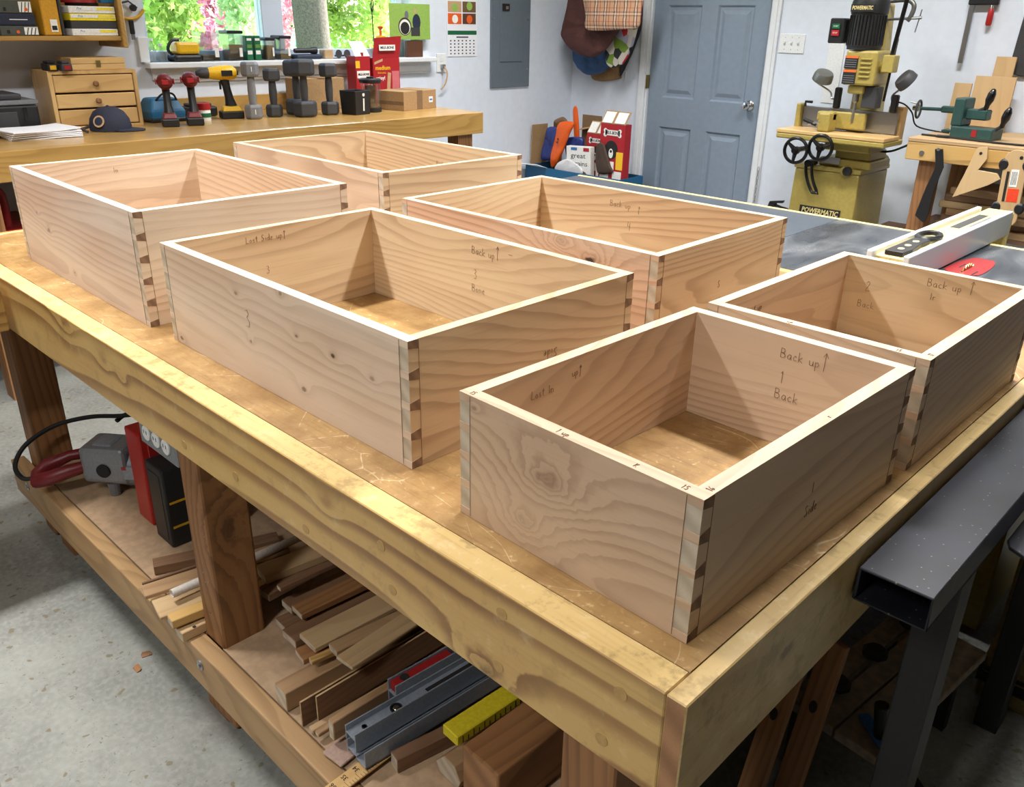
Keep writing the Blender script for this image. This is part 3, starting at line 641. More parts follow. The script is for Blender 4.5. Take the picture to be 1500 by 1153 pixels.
for k in range(22):
    y_ = .012+k*.0125; MB().box(wd, wd+.0004, y_, y_+.0018, .002, .012 if k % 2 else .017).build('tick_mark', 'ink', t_)
# wooden rule with inch numbers
a = P(481,1150, z=.252); b = P(541,1106, z=.252); d = (b-a); d.z = 0
t_ = thing('wooden_rule', 'worn wooden rule showing 34 35 36 on the shelf edge', 'ruler', (a.x, a.y, .2455), math.atan2(d.y, d.x))
MB().box(-.03, .2, -.028, .004, 0, .004).build('blade', 'maple_plain_x', t_, .0008)
for k in range(34): MB().box(-.026+k*.0062, -.0255+k*.0062, -.028, -.020 if k % 4 else -.013, .004, .0043).build('tick_mark', 'ink', t_)
for k, s_ in enumerate(('36','35','34')): text(s_, .013, 'ink', t_, basis((.005+k*.0254, -.006, .0042), (0,1,0), (-1,0,0)), 'numeral')
lumber('brown square stick next to the yellow level', (572,1100),(586,1112),(650,1062),.268,.033,.22,'scrap_brown_y')
# chamfered post scrap
a = P(640,1141, z=SH); t_ = thing('post_offcut', 'pale chamfered post end below the yellow level', 'offcut', (a.x+.018, a.y+.012, SH+.001), math.radians(-3), 'offcuts on the lower shelf')
m = MB(); m.prism([(-.026,0),(.026,0),(.034,.022),(.018,.047),(-.012,.05),(-.036,.02)], 'y', 0, .5); m.m[0] = 1; m.build('stick', ['scrap_tan_y','end_pale'], t_, .001)
# large weathered beam with wavy end grain, and a ridged deck board
a = P(677,1092, z=SH+.13); b = P(741,1130, z=SH+.13)
t_ = thing('timber_beam', 'large reddish weathered beam with dark ringed end', 'beam', (a.x, a.y, SH+.0005), math.radians(-1))
m = MB(); m.box(0, .088, 0, .6, .03, .13); m.m[2] = 1; m.build('beam', ['fir_y','end_fir'], t_, .004, 2)
m = MB(); m.box(.004, .08, .05, .6, 0, .0295); m.build('packing_strip', 'scrap_tan_y', t_, .002)
a = P(790,1150, z=SH+.06); t_ = thing('deck_board', 'brown ridged deck board propped beside the large beam', 'board', (-.235, -.03, SH+.0005), math.radians(-2))
m = MB(); m.box(0, .115, 0, .7, 0, .03)
for k in range(9): m.box(.004+k*.0125, .011+k*.0125, 0, .7, .0295, .034)
m.build('board', 'scrap_brown_y', t_)
# ================================================================== beside the bench end
t = NT('steel_black'); tc, v_ = t.coord((1,1,1), False)
n1 = t.n('TexNoise', i_Vector=v_, i_Scale=12.0, i_Detail=4.0).outputs[0]; vo = t.n('TexVoronoi', i_Vector=v_, i_Scale=90.0, voronoi_dimensions='2D')
fl = t.math('MULTIPLY', t.ss(vo.outputs['Distance'], .12, .06), t.math('GREATER_THAN', t.n('SeparateXYZ', i_0=vo.outputs['Color']).outputs[0], .86))
col = t.mix(t.ss(n1, .3, .7), srgb(30,31,37), srgb(44,46,55)); t.out(t.mix(t.math('MULTIPLY', fl, .45), col, srgb(170,154,124)), t.math('ADD', .3, t.math('MULTIPLY', n1, .2)), .3)
plain('steel_tool', (52,53,60), .42, .5, .1, 25); plain('steel_dark', (40,40,42), .55, .3); plain('grime_yellow', (120,104,58), .6, 0, .15, 14)
r = thing('steel_rail', 'black rectangular steel tube with open end beside the bench end', 'steel rail', (0, .195, 0))
x0, x1, z0, z1 = .109, .201, .806, .856; th = .003
m = MB(); m.box(x0,x1,0,1.15,z1-th,z1).box(x0,x1,0,1.15,z0,z0+th).box(x0,x0+th,0,1.15,z0+th,z1-th).box(x1-th,x1,0,1.15,z0+th,z1-th)
m.build('tube', 'steel_black', r, .0012)
MB().box(.152,.201,.13,.19,0,z0-.001).build('post', 'steel_dark', r, .002); MB().box(.152,.201,.88,.94,0,z0-.001).build('post', 'steel_dark', r, .002)
r = thing('machine_base', 'grimy yellow machine with black stripes standing behind the steel rail', 'machine', (.09, 1.18, 0))
m = MB(); m.prism([(.0,.0),(.5,.0),(.5,.12),(.44,.16),(.44,.55),(.06,.55),(.06,.16),(.0,.12)], 'x', .03, .35); m.build('cabinet', 'grime_yellow', r, .01, 2)
MB().box(.025,.355,-.006,.506,.05,.075).build('stripe', 'black_plastic', r); MB().box(.025,.355,-.006,.506,.085,.092).build('stripe', 'black_plastic', r)
r = thing('steel_plate', 'black bolted steel plate at the side of the steel rail', 'plate', (.2035, .49, .70))
m = MB(); m.prism([(0,.03),(.008,.012),(.03,0),(.25,0),(.25,.5),(0,.5)], 'z', .085, .091); m.build('plate', 'steel_black', r, .001)
MB().cyl((.05,.05,.091),(.05,.05,.097),.011,n=6).build('bolt_head', 'steel', r); MB().box(.19,.24,.44,.49,-.70,.0845).build('bracket', 'steel_dark', r)
# folding clamping table and clamps in the dark under the bench end
plain('board_dirty', (128,116,98), .8, 0, .2, 10); plain('clamp_blue', (34,92,150), .4)
r = thing('clamping_table', 'dirty low clamping table with slotted top boards under the bench end', 'work table', (.0, .64, 0), math.radians(-6))
for k, (xa, xb) in enumerate(((-.10,-.055),(-.04,.005),(.01,.10))): MB().box(xa, xb, -.05, .42, .20, .222).build('top_board', 'board_dirty', r, .002)
for xx, yy in ((-.09,0),(.1,0),(-.09,.38),(.06,.38)): MB().box(xx-.012, xx+.012, yy-.012, yy+.012, 0, .1995).build('leg', 'steel_dark', r)
text('ROCKLER', .035, 'ink', r, basis((.066, .13, .2224), (0,1,0), (-1,0,0)), 'lettering')
for yy in (.05, .2, .36): MB().lathe([(.006,0),(.006,.012),(.026,.014),(.028,.022),(.02,.03),(0,.03)], (-.047, yy, .222), (0,0,1), 8).build('clamp_knob', 'dark_rubber', r)
r = thing('bar_clamp', 'blue bar clamp with black grip lying on the clamping table', 'clamp', (.03, .66, .225), math.radians(-38))
MB().box(0,.13,-.012,.012,0,.01).build('jaw', 'clamp_blue', r, .002); MB().cyl((.06,.0,.01),(.06,-.012,.09),.012,.014,14).build('grip', 'black_gloss', r, .002); MB().box(.12,.2,-.02,.02,0,.006).build('bar', 'steel_dark', r)
for k, (xx, yy, an) in enumerate(((-.083,.40,-8),(-.035,.47,-5))):
    r = thing('slotted_board', ('wooden board with oval hand slots leaning under the bench end', 'narrower wooden board with one oval slot under the bench end')[k], 'board', (xx, yy, 0), math.radians(an))
    o = MB().box(-.024,.024,0,.018,0,.44).build('board', 'fir_z', r, .002); o.rotation_euler = (math.radians(-14),0,0)
    q = MB().lathe([(.011,0),(.011,.001)], (0,-.0006,.30), (0,-1,0), 16, sq=(.7,1.2)).build('slot', 'ink', r); q.rotation_euler = (math.radians(-14),0,0)
# neighbouring bench that butts against the front of the workbench
r = thing('side_bench', 'end of a neighbouring wooden bench butted against the workbench front', 'workbench', (-1.84, -.208, 0))
MB().box(-.42, 0, -.68, -.002, .765, .872).build('apron', 'pine_yellow_y', r, .004); MB().box(-.40,-.03,-.66,-.03,.735,.7645).build('under_rail', 'scrap_pale_y', r)
for xx, yy in ((-.36,-.58),(-.1,-.62)): MB().box(xx-.04,xx+.04,yy-.04,yy+.04,0,.7345).build('leg', 'fir_z', r)
MB().box(-.415,-.005,-.675,-.006,.8725,.88).build('top', 'bench_top', r)
# staples left in the middle bench leg
for k in range(22):
    u = random.uniform(296, 325); v_ = random.uniform(745, 930); q = P(u, v_, y=-.149)
    if -1.1 < q.x < -1.03: MB().box(q.x-.001, q.x+.001, -.1498, -.1485, q.z-.001, q.z+.002).build('staple', 'steel', wb)
# chips of cherry and dirt on the floor
for k, (u, v_, lb) in enumerate(((201,981,'curled reddish wood chip on the concrete floor'),(215,960,'small pinkish wood chip beside the curled one'))):
    q = P(u, v_, z=0); e = thing('wood_chip', lb, 'wood chip', (q.x, q.y, .0005), k*1.3); MB().loft([[(-.012,-.006,.0),(.012,-.005,0),(.012,-.005,.0015),(-.012,-.006,.0015)],[(-.013,.002,.003),(.012,.003,.002),(.012,.003,.0035),(-.013,.002,.0045)],[(-.008,.008,.007),(.009,.007,.004),(.009,.007,.0055),(-.008,.008,.0085)]]).build('chip', 'fir_x', e)
# ================================================================== wall bench under the window
BZ = 1.0; BX = -3.27; BY1 = 2.775
plain('navy', (38,42,60), .8, 0, .15, 40); plain('tool_blue', (30,98,140), .5); plain('dumb_grey', (124,126,130), .5); plain('dumb_dark', (62,63,66), .6)
plain('green_box', (16,96,58), .6); plain('seed', (110,84,52), .9, 0, .5, 300); plain('pack_red', (168,28,36), .5, 0, .04); plain('pack_yellow', (240,190,40), .5)
plain('turkey_brown', (70,54,44), .7); plain('card_green', (146,182,84), .6); plain('box_grey', (72,76,70), .6); plain('box_navy', (34,44,66), .55); plain('sand_yellow', (206,150,40), .5)
plain('pack_white', (236,236,232), .55); plain('pack_lemon', (240,220,40), .5); plain('blue_ink', (60,110,170), .5); plain('wood_brown', (92,56,36), .6); plain('orange', (226,96,30), .5)
plain('skin_tan', (196,160,120), .6)
t = NT('clear_plastic'); _gl = t.n('BsdfGlossy', i_Color=(.9,.93,.95,1), i_Roughness=.08); _tr = t.n('BsdfTransparent', i_Color=(.86,.9,.91,1)); _mx = t.n('MixShader', i_0=.14)
t.t.links.new(_tr.outputs[0], _mx.inputs[1]); t.t.links.new(_gl.outputs[0], _mx.inputs[2]); t.t.links.new(_mx.outputs[0], t.t.nodes['Material Output'].inputs[0])
r = thing('wall_bench', 'long polished wooden bench along the window wall', 'workbench', (0,0,0))
MB().box(XW+.004, BX-.026, -1.6, BY1, BZ-.04, BZ).build('top', 'oak_polish_y', r, .002)
MB().box(BX-.0255, BX, -1.6, BY1, BZ-.115, BZ).build('front_board', 'oak_polish_y', r, .002)
MB().box(XW+.004, BX-.026, BY1-.03, BY1, BZ-.115, BZ-.0405).build('end_board', 'oak_polish_x', r, .002)
MB().box(XW+.004, XW+.03, 1.25, 2.25, BZ+.0005, BZ+.085).build('backsplash', 'oak_polish_y', r, .002)
for yy in (-1.3, .1, 1.4, BY1-.17): MB().box(BX-.12, BX-.03, yy, yy+.11, 0, BZ-.0405).build('leg', 'fir_z', r)
MB().box(XW+.01, BX-.13, -1.5, BY1-.2, .3, .33).build('lower_shelf', 'scrap_brown_y', r)
def Q(u, v, z=None): return P(u, v, z=BZ if z is None else z)
# red tool chest and dark bins under the wall bench
r = thing('tool_chest', 'red metal toolbox with loop handle on the shelf under the wall bench', 'toolbox', (-3.6, .2, .3305))
MB().box(-.2,.2,-.5,.2,0,.30).build('body', 'red_paint', r, .01, 2); MB().box(-.205,.205,-.505,.205,.3005,.345).build('lid', 'red_plastic', r, .012, 2)
MB().tube(smooth_path([(.1,-.1,.34),(.1,-.1,.47),(.1,-.06,.5),(.1,.03,.5),(.1,.07,.47),(.1,.07,.34)],4), .02, 10).build('loop_handle', 'red_plastic', r, smooth=True)
for k in range(2): MB().box(.2,.214,-.35+k*.42,-.28+k*.42,.27,.33).build('latch', 'steel', r, .002)
r = thing('storage_bin', 'black storage bin beside the red toolbox under the wall bench', 'bin', (-3.6, .75, .3305)); MB().loft([[(-.2,-.2,0),(.2,-.2,0),(.2,.2,0),(-.2,.2,0)],[(-.22,-.22,.33),(.22,-.22,.33),(.22,.22,.33),(-.22,.22,.33)]]).build('tub', 'black_plastic', r, .006); MB().box(-.23,.23,-.23,.23,.331,.35).build('lid', 'charcoal', r, .004)
# drawer cabinet
c = Q(215,184); r = thing('drawer_cabinet', 'small wooden chest of three drawers with round knobs on the wall bench', 'cabinet', (-3.79, c.y, BZ), math.radians(-3))
W_, H_, D_ = .385, .25, .25
MB().box(-D_,0,-W_,-W_+.016,0,H_).box(-D_,0,-.016,0,0,H_).box(-D_,0,-W_+.016,-.016,H_-.016,H_).box(-D_,0,-W_+.016,-.016,0,.012).box(-D_,-D_+.01,-W_+.016,-.016,.012,H_-.016).build('carcass', 'maple_plain_z', r, .002)
for k, (z0, z1) in enumerate(((.016,.083),(.091,.150),(.158,.230))):
    o = MB().box(-D_+.02,-.001,-W_+.02,-.02,z0,z1).build('drawer', 'maple_plain_y', r, .003)
    if k: MB().lathe([(.006,0),(.006,.008),(.012,.012),(.013,.02),(.008,.025),(0,.025)], (-.001,-W_/2,(z0+z1)/2), (1,0,0), 16).build('knob', 'fir_z', o, smooth=True)
t_ = thing('wooden_box', 'flat pine box with a brass latch on top of the drawer chest', 'box', (-3.80, c.y-.04, BZ+H_+.001), math.radians(-3))
MB().box(-.2,0,-.235,0,0,.024).build('base', 'maple_plain_y', t_, .002); MB().box(-.2,0,-.235,0,.025,.05).build('lid', 'maple_plain_y', t_, .002); MB().box(0,.004,-.13,-.11,.012,.04).build('latch', 'brass', t_)
for k, (dy, mt, lb) in enumerate(((-.352,'black_plastic','black tool battery with yellow band on the drawer chest'),(-.302,'charcoal','grey tool battery with a red end on the drawer chest'))):
    t_ = thing('tool_battery', lb, 'battery', (-3.83+.03*k, c.y+dy-.005, BZ+H_-.0005), 0, 'tool batteries on the drawer chest')
    MB().box(-.05,.03,-.024,.02,0,.03).box(-.04,.02,-.018,.014,.0302,.042).build('case', mt, t_, .003)
    MB().box(.0305,.032,-.014,.012,.006,.024).build('end_cap', ('stripe_yellow','red_plastic')[k], t_, .0005)
# printer and paper
c = P(66,176, x=-3.78); r = thing('printer', 'black desktop printer with grey scanner lid on the wall bench', 'printer', (-3.80, c.y-.01, BZ+.0008), 0)
MB().box(-.27,0,-.45,0,0.004,.115).build('body', 'black_plastic', r, .01, 2); MB().box(-.27,.004,-.45,.003,.116,.135).build('scanner_lid', 'grey_plastic', r, .004); MB().box(-.26,-.03,-.42,-.05,.1355,.16).build('feeder_cover', 'charcoal', r, .006, 2)
MB().box(0,.006,-.3,-.09,.02,.09).build('tray', 'charcoal', r, .003); MB().box(.0,.0045,-.065,-.05,.05,.105).build('hinge_arm', 'black_gloss', r); MB().box(0,.005,-.4,-.36,.03,.06).build('button_panel', 'black_gloss', r)
for k in range(4): MB().cyl((-.24+.21*(k%2),-.42+.4*(k//2),0),(-.24+.21*(k%2),-.42+.4*(k//2),.005),.012,n=10).build('foot', 'dark_rubber', r)
c = Q(60,200)
for k in range(5):
    z0 = BZ + .0005 + k*.0075
    t_ = thing('paper_pad', ('lowest folded paper in the pile at the bench edge','creased paper second from the bottom of the pile','middle paper folder of the pile','off-white paper under the top sheet','loose white top sheet of the paper pile')[k], 'paper', (c.x+.004*k, c.y-.005*k, z0), math.radians(-4+3*k), 'paper pile on the wall bench')
    m = MB(); n_ = 8
    for i in range(n_):
        a0, a1 = -.14+.28*i/n_, -.14+.28*(i+1)/n_; f = lambda a: .0015*math.sin(a*20+k)+ (.004*max(0,a-.08)*10 if k == 4 else 0)
        m.hexa([(-.105,a0,f(a0)+.001),(.105,a0,f(a0)+.001),(.105,a1,f(a1)+.001),(-.105,a1,f(a1)+.001),(-.105,a0,f(a0)+.0058),(.105,a0,f(a0)+.0058),(.105,a1,f(a1)+.0058),(-.105,a1,f(a1)+.0058)])
    m.build('sheet', 'paper', t_)
# cap
c = Q(163,188); r = thing('baseball_cap', 'navy cap with round patch lying on the wall bench', 'cap', (c.x+.075, c.y-.03, BZ+.0005), math.radians(50))
m = MB(); m.lathe([(.085,0),(.086,.02),(.08,.05),(.062,.08),(.035,.098),(.0,.103)], (0,0,.002), (0,0,1), 24, sq=(1.05,.9)); m.build('crown', 'navy', r, smooth=True)
m = MB(); sec = []
for i in range(9):
    a = -1.1+2.2*i/8; x_, y_ = math.cos(a), math.sin(a)
    sec.append([(.07*x_,.075*y_,.006),(.15*x_,.085*y_,.002+.02*(1-abs(y_))*0),(.15*x_,.085*y_,.006),(.07*x_,.075*y_,.011)])
m.loft(sec).build('bill', 'navy', r, smooth=True)
o = MB().lathe([(.026,0),(.026,.003),(.0,.004)], (-.022,-.073,.045), (-.22,-.9,.35), 18).build('patch', 'skin_tan', r); MB().lathe([(.019,.0035),(.0,.0046)], (-.022,-.073,.045), (-.22,-.9,.35), 18).build('patch_centre', 'box_navy', o)
MB().tube([(-.08,-.04,.02),(-.1,-.08,.012),(-.06,-.12,.006)], .006, 6).build('strap', 'charcoal', r, smooth=True); MB().ball((0,0,.105), (.007,.007,.004)).build('button', 'navy', r)
# blue tool bag
c = Q(228,180); r = thing('tool_bag', 'blue tool bag with black straps behind the red drills', 'bag', (-3.92, c.y+.055, BZ+.0005), 0)
MB().loft([[(-.08,-.07,0),(.08,-.07,0),(.08,.1,0),(-.08,.1,0)],[(-.085,-.075,.05),(.085,-.075,.05),(.085,.105,.05),(-.085,.105,.05)],[(-.05,-.05,.11),(.05,-.05,.11),(.05,.08,.11),(-.05,.08,.11)]]).build('body', 'tool_blue', r, .012, 2)
MB().box(-.087,.087,-.077,.107,.0,.02).build('base', 'black_plastic', r, .006); MB().tube(smooth_path([(.055,-.03,.1),(.07,0,.13),(.07,.05,.13),(.055,.075,.1)],4), .005, 8).build('strap', 'dark_rubber', r)
# cordless drills
plain('drill_red', (104,24,26), .45)
def drill(label, base, rz, body, accent, foot, scale=1.0, group=None, chuck=True):
    r = thing('cordless_drill', label, 'drill', base, rz, group); s = scale
    # local: barrel points to +x
    m = MB(); m.lathe([(0,-.062),(.02,-.062),(.031,-.05),(.036,-.028),(.035,.01),(.031,.05),(.025,.075)], (0,0,.195*s), (1,0,0), 20); m.build('motor_housing', body, r, smooth=True)
    if chuck:
        o = MB().lathe([(.024,.075),(.026,.085),(.024,.115),(.016,.13),(.008,.138)], (0,0,.195*s), (1,0,0), 16).build('chuck', 'charcoal', r, smooth=True)
        for k in range(3): MB().cyl((.136,.004*math.cos(k*2.1),.195*s+.004*math.sin(k*2.1)),(.146,.003*math.cos(k*2.1),.195*s+.003*math.sin(k*2.1)),.0025,n=6).build('jaw', 'steel', o)
    secs = []
    for t_, w_, l_ in ((0,.018,.024),(.3,.017,.02),(.7,.018,.022),(1,.024,.03)):
        x_ = .0-.022*t_; z_ = (.17-.115*t_)*s
        secs.append([(x_+l_*math.cos(a), w_*math.sin(a), z_) for a in [k*math.pi/6 for k in range(12)]])
    MB().loft(secs).build('grip', 'black_plastic', r, smooth=True)
    MB().box(.018,.028,-.006,.006,.125*s,.16*s).build('trigger', accent, r, .003)
    MB().hexa([(-.068,-.034,.036),(.03,-.034,.036),(.03,.034,.036),(-.068,.034,.036),(-.055,-.025,.062),(.02,-.025,.062),(.02,.025,.062),(-.055,.025,.062)]).build('foot', foot, r, .006, 2)
    b = MB().box(-.075,.038,-.038,.038,.0005,.037).build('battery', 'black_plastic', r, .006, 2); MB().box(.0385,.0395,-.02,.02,.012,.026).build('battery_label', accent, b)
    for s_ in (-1,1): MB().box(-.035,.02,s_*.0395-.002,s_*.0395+.002,.183*s,.207*s).build('side_label', accent, r, .001)
    MB().box(-.07,-.0665,-.015,.015,.185*s,.205*s).build('rear_label', accent, r, .001)
    return r
drill('red cordless drill beside the chest of drawers', Q(250,184)-Vector((.0,0,0)), math.radians(158), 'drill_red', 'pack_red', 'drill_red', 1.02, 'cordless drills on the wall bench')
drill('red cordless drill beside the red and white tub', Q(286,182), math.radians(158), 'drill_red', 'pack_red', 'drill_red', 1.05, 'cordless drills on the wall bench')
drill('yellow and black cordless drill on the wall bench', Q(332,173)+Vector((.02,0,0)), math.radians(-104), 'tool_yellow', 'black_plastic', 'tool_yellow', 1.13)
# red and white tub with a lid, black tray behind
c = Q(303,178); r = thing('tub', 'small red white and green tub lying behind the red drills', 'tub', (c.x-.02, c.y, BZ))
MB().lathe([(.03,0),(.032,.005),(.033,.05),(.03,.056)], (0,0,.0), (0,0,1), 20).build('can', 'pack_white', r, smooth=True); MB().lathe([(.0335,.02),(.0335,.04)], (0,0,0), (0,0,1), 20).build('green_band', 'green_box', r); MB().lathe([(.034,.056),(.036,.06),(.034,.085),(.0,.09)], (0,0,0), (0,0,1), 20).build('lid', 'pack_red', r, smooth=True)
r = thing('charger', 'black battery charger against the backsplash', 'charger', (-4.02, 1.42, BZ)); MB().box(-.06,.06,-.08,.08,0,.05).build('body', 'black_plastic', r, .01, 2); MB().box(-.04,.04,-.06,.06,.05,.066).build('dock', 'charcoal', r, .005)
# dumbbells
def hexprism(m, r_, z0, z1, k=1.0):
    b = .012; pts = lambda s, z: [(s*r_*math.cos(math.pi/3*i+math.pi/6), s*r_*k*math.sin(math.pi/3*i+math.pi/6), z) for i in range(6)]
    return m.loft([pts(.86,z0), pts(1,z0+b), pts(1,z1-b), pts(.86,z1)])
def dumbbell(label, base, rr, hh, hd, mat, group='hex dumbbells standing on the wall bench', num=None):
    r = thing('dumbbell', label, 'dumbbell', base, math.radians(40), group)
    hexprism(MB(), rr, .0005, hd).build('weight', mat, r, .004, 2); w2 = hexprism(MB(), rr, hh-hd, hh).build('weight', mat, r, .004, 2)
    MB().lathe([(.017,hd),(.019,hd+.02),(.021,hh/2),(.019,hh-hd-.02),(.017,hh-hd)], n=14).build('bar', mat, r, smooth=True)
    if num:
        for zz in (hd/2, hh-hd/2): text(num, .035, 'pack_white', r, basis((rr*.62, -rr*.62, zz), (.7,.7,0), (0,0,1)), 'numeral')
    return r
dumbbell('light grey hex dumbbell marked 15 beside the yellow drill', Q(373,174)-Vector((.0,0,0)), .046, .275, .07, 'dumb_grey', num='15')
dumbbell('small dark hex dumbbell between the grey one and the big pair', Q(403,171), .045, .24, .062, 'dumb_dark')
dumbbell('big charcoal hex dumbbell in front of another of its size', Q(450,171)+Vector((-.01,0,0)), .064, .285, .08, 'dumb_dark')
dumbbell('big charcoal hex dumbbell half hidden behind its twin', Q(450,171)+Vector((-.14,.035,0)), .064, .275, .08, 'dumb_dark')
dumbbell('charcoal hex dumbbell next to the black square cup', Q(486,168)+Vector((-.01,0,0)), .05, .262, .068, 'dumb_dark')
# cardboard box behind, cup, canister
r = thing('cardboard_box', 'plain brown cardboard box behind the dumbbells', 'box', (-4.0, 2.12, BZ), 0); MB().box(-.08,.08,-.13,.16,0,.17).build('carton', 'cardboard', r, .002); MB().box(-.082,.082,-.02,.03,.168,.172).build('tape', 'cardboard_dark', r)
c = Q(522,168); r = thing('square_cup', 'black square caddy with white printed letters on the wall bench', 'caddy', (c.x-.03, c.y+.02, BZ), math.radians(10))
MB().loft([[(-.055,-.055,0),(.055,-.055,0),(.055,.055,0),(-.055,.055,0)],[(-.06,-.06,.125),(.06,-.06,.125),(.06,.06,.125),(-.06,.06,.125)],[(-.055,-.055,.125),(.055,-.055,.125),(.055,.055,.125),(-.055,.055,.125)],[(-.05,-.05,.02),(.05,-.05,.02),(.05,.05,.02),(-.05,.05,.02)]]).build('cup', 'black_plastic', r, .003)
MB().lathe([(.009,0),(.009,.0008)], (.0588,.004,.105), (1,0,.03), 14, sq=(1,1.2)).build('emblem', 'pack_white', r); MB().hexa([(.0566,-.001,.02),(.0576,-.001,.02),(.0576,.009,.02),(.0566,.009,.02),(.0592,-.001,.085),(.0602,-.001,.085),(.0602,.009,.085),(.0592,.009,.085)]).build('print_line', 'pack_white', r)
c = Q(548,165); r = thing('canister', 'clear plastic canister with black lid beside the carton', 'canister', (c.x-.05, c.y+.02, BZ), 0)
MB().lathe([(.055,.024),(.056,.03),(.056,.15),(.053,.155)], n=24).build('jar', 'clear_plastic', r, smooth=True); MB().lathe([(.055,0),(.058,.003),(.058,.024),(.05,.0245)], n=24).build('base', 'black_plastic', r, smooth=True)
MB().lathe([(.061,.155),(.062,.158),(.062,.172),(.055,.178),(.02,.178),(.02,.187),(0,.187)], n=24).build('lid', 'black_plastic', r, smooth=True); MB().lathe([(.03,.025),(.03,.14),(0,.14)], n=16).build('contents', 'seed', r)
# small shipping carton with label
a = Q(592,163); b = Q(645,157); r = thing('shipping_carton', 'low brown shipping carton with a white address label near the bench end', 'box', (a.x, a.y, BZ), math.atan2(b.y-a.y, b.x-a.x)-math.pi/2)
MB().box(-.2,0,0,.30,0,.105).build('carton', 'cardboard', r, .002); MB().box(-.201,.001,.12,.17,-.0,.1055).build('tape', 'cardboard_dark', r); MB().box(.0005,.0016,.23,.265,.035,.067).build('label', 'paper', r); MB().box(.0016,.002,.235,.26,.045,.055).build('print', 'blue_ink', r)
MB().box(-.2,-.001,-.0006,.0,.03,.05).build('seam_tape', 'cardboard_dark', r)
# biscuit box standing open behind
def packbox(label, loc, rz, w_, h_, d_, group=None, lid=True, dog=False, small=None):
    r = thing('biscuit_box', label, 'box', loc, rz, group)    # front faces +x, width along y
    MB().box(-d_,0,0,w_,0,h_).build('carton', 'pack_red', r, .001)
    def bone(y, z, L, parent=r, txt='MILK-BONE'):
        m = MB(); hh = L*.12
        m.box(0,.0012,y-L*.42,y+L*.42,z-hh,z+hh)
        for sy in (-1,1):
            for sz in (-1,1): m.lathe([(L*.1,0),(L*.1,.0012)], (0,y+sy*L*.42,z+sz*hh*.75), (1,0,0), 12)
        o = m.build('bone_emblem', 'pack_white', parent); text(txt, L*.2, 'ink', o, basis((.0016,y,z),(0,1,0),(0,0,1)), 'lettering', wid=L*.8, bold=.0006)
    if lid:
        o = MB().hexa([(-.003,0,h_),(0,0,h_),(0,w_,h_),(-.003,w_,h_),(.01,.01,h_+w_*.55),(.013,.01,h_+w_*.55),(.013,w_+.01,h_+w_*.6),(.01,w_+.01,h_+w_*.6)]).build('flap', 'pack_red', r)
        m = MB(); L = w_*.7
        m.box(.012,.0145,w_*.2,w_*.8,h_+w_*.2,h_+w_*.36)
        o2 = m.build('bone_emblem', 'pack_white', r); text('MILK-BONE', .02, 'ink', o2, basis((.0148,w_*.5,h_+w_*.28),(0,1,0),(0,0,1)), 'lettering', wid=w_*.5, bold=.0005)
        text('medium', .034, 'pack_yellow', r, basis((.0012,w_*.36,h_*.79),(0,1,0),(0,0,1)), 'lettering', wid=w_*.55, bold=.0008); text('biscuits', .016, 'pack_yellow', r, basis((.0012,w_*.32,h_*.69),(0,1,0),(0,0,1)), 'lettering', wid=w_*.3)
        text('enjoy!', .028, 'pack_white', r, basis((.0012,w_*.26,h_*.58),(0,1,0),(0,0,1)), 'lettering', wid=w_*.34, bold=.0006)
        MB().hexa([(0,w_*.48,h_*.3),(.0012,w_*.48,h_*.3),(.0012,w_*.6,h_*.3),(0,w_*.6,h_*.3),(0,w_*.54,h_*.7),(.0012,w_*.54,h_*.7),(.0012,w_*.66,h_*.68),(0,w_*.66,h_*.68)]).build('biscuit_picture', 'skin_tan', r)
        MB().box(0,.0012,w_*.7,w_*.97,.0,h_*.72).build('pink_panel', 'pack_pink', r)
        MB().hexa([(0,.01,h_*.86),(.0012,.01,h_*.86),(.0012,w_*.36,h_*.93),(0,w_*.36,h_*.93),(0,.01,h_*.91),(.0012,.01,h_*.91),(.0012,w_*.36,h_*.98),(0,w_*.36,h_*.98)]).build('bone_picture', 'skin_tan', r)
    if dog:
        bone(w_*.5, h_*.87, w_*.7)
        m = MB(); m.lathe([(w_*.27,0),(w_*.27,.001)], (0,w_*.48,h_*.62), (1,0,0), 20, sq=(1,1.1)).build('dog_head', 'ink', r)
        MB().lathe([(w_*.09,.001),(w_*.09,.002)], (0,w_*.48,h_*.57), (1,0,0), 18, sq=(1,1.7)).build('dog_muzzle', 'pack_white', r); MB().lathe([(w_*.045,.002),(w_*.045,.003)], (0,w_*.48,h_*.6), (1,0,0), 14).build('dog_nose', 'ink', r)
        MB().box(0,.001,w_*.35,w_*.62,h_*.30,h_*.45).build('dog_chest', 'pack_white', r)
        for y0, y1 in ((.02,.3),(.7,.97)): MB().box(0,.0012,w_*y0,w_*y1,h_*.34,h_*.6).build('corner_panel', 'pack_yellow', r)
        for y0, y1 in ((.06,.42),(.58,.94)): MB().box(0,.0012,w_*y0,w_*y1,h_*.2,h_*.31).build('bottom_panel', 'pack_white', r)
        MB().hexa([(-.003,0,h_),(0,0,h_),(0,w_,h_),(-.003,w_,h_),(-.06,0,h_+.08),(-.057,0,h_+.08),(-.057,w_,h_+.08),(-.06,w_,h_+.08)]).build('flap', 'cardboard', r)
        for y0, y1 in ((.05,.45),(.55,.95)): MB().hexa([(-.004,w_*y0,h_+.008),(.0016,w_*y0,h_+.006),(.0016,w_*y1,h_+.006),(-.004,w_*y1,h_+.008),(-.052,w_*y0,h_+.074),(-.048,w_*y0,h_+.074),(-.048,w_*y1,h_+.074),(-.052,w_*y1,h_+.074)]).build('flap_panel', 'pack_white', r)
    return r
plain('pack_pink', (206,110,116), .5)
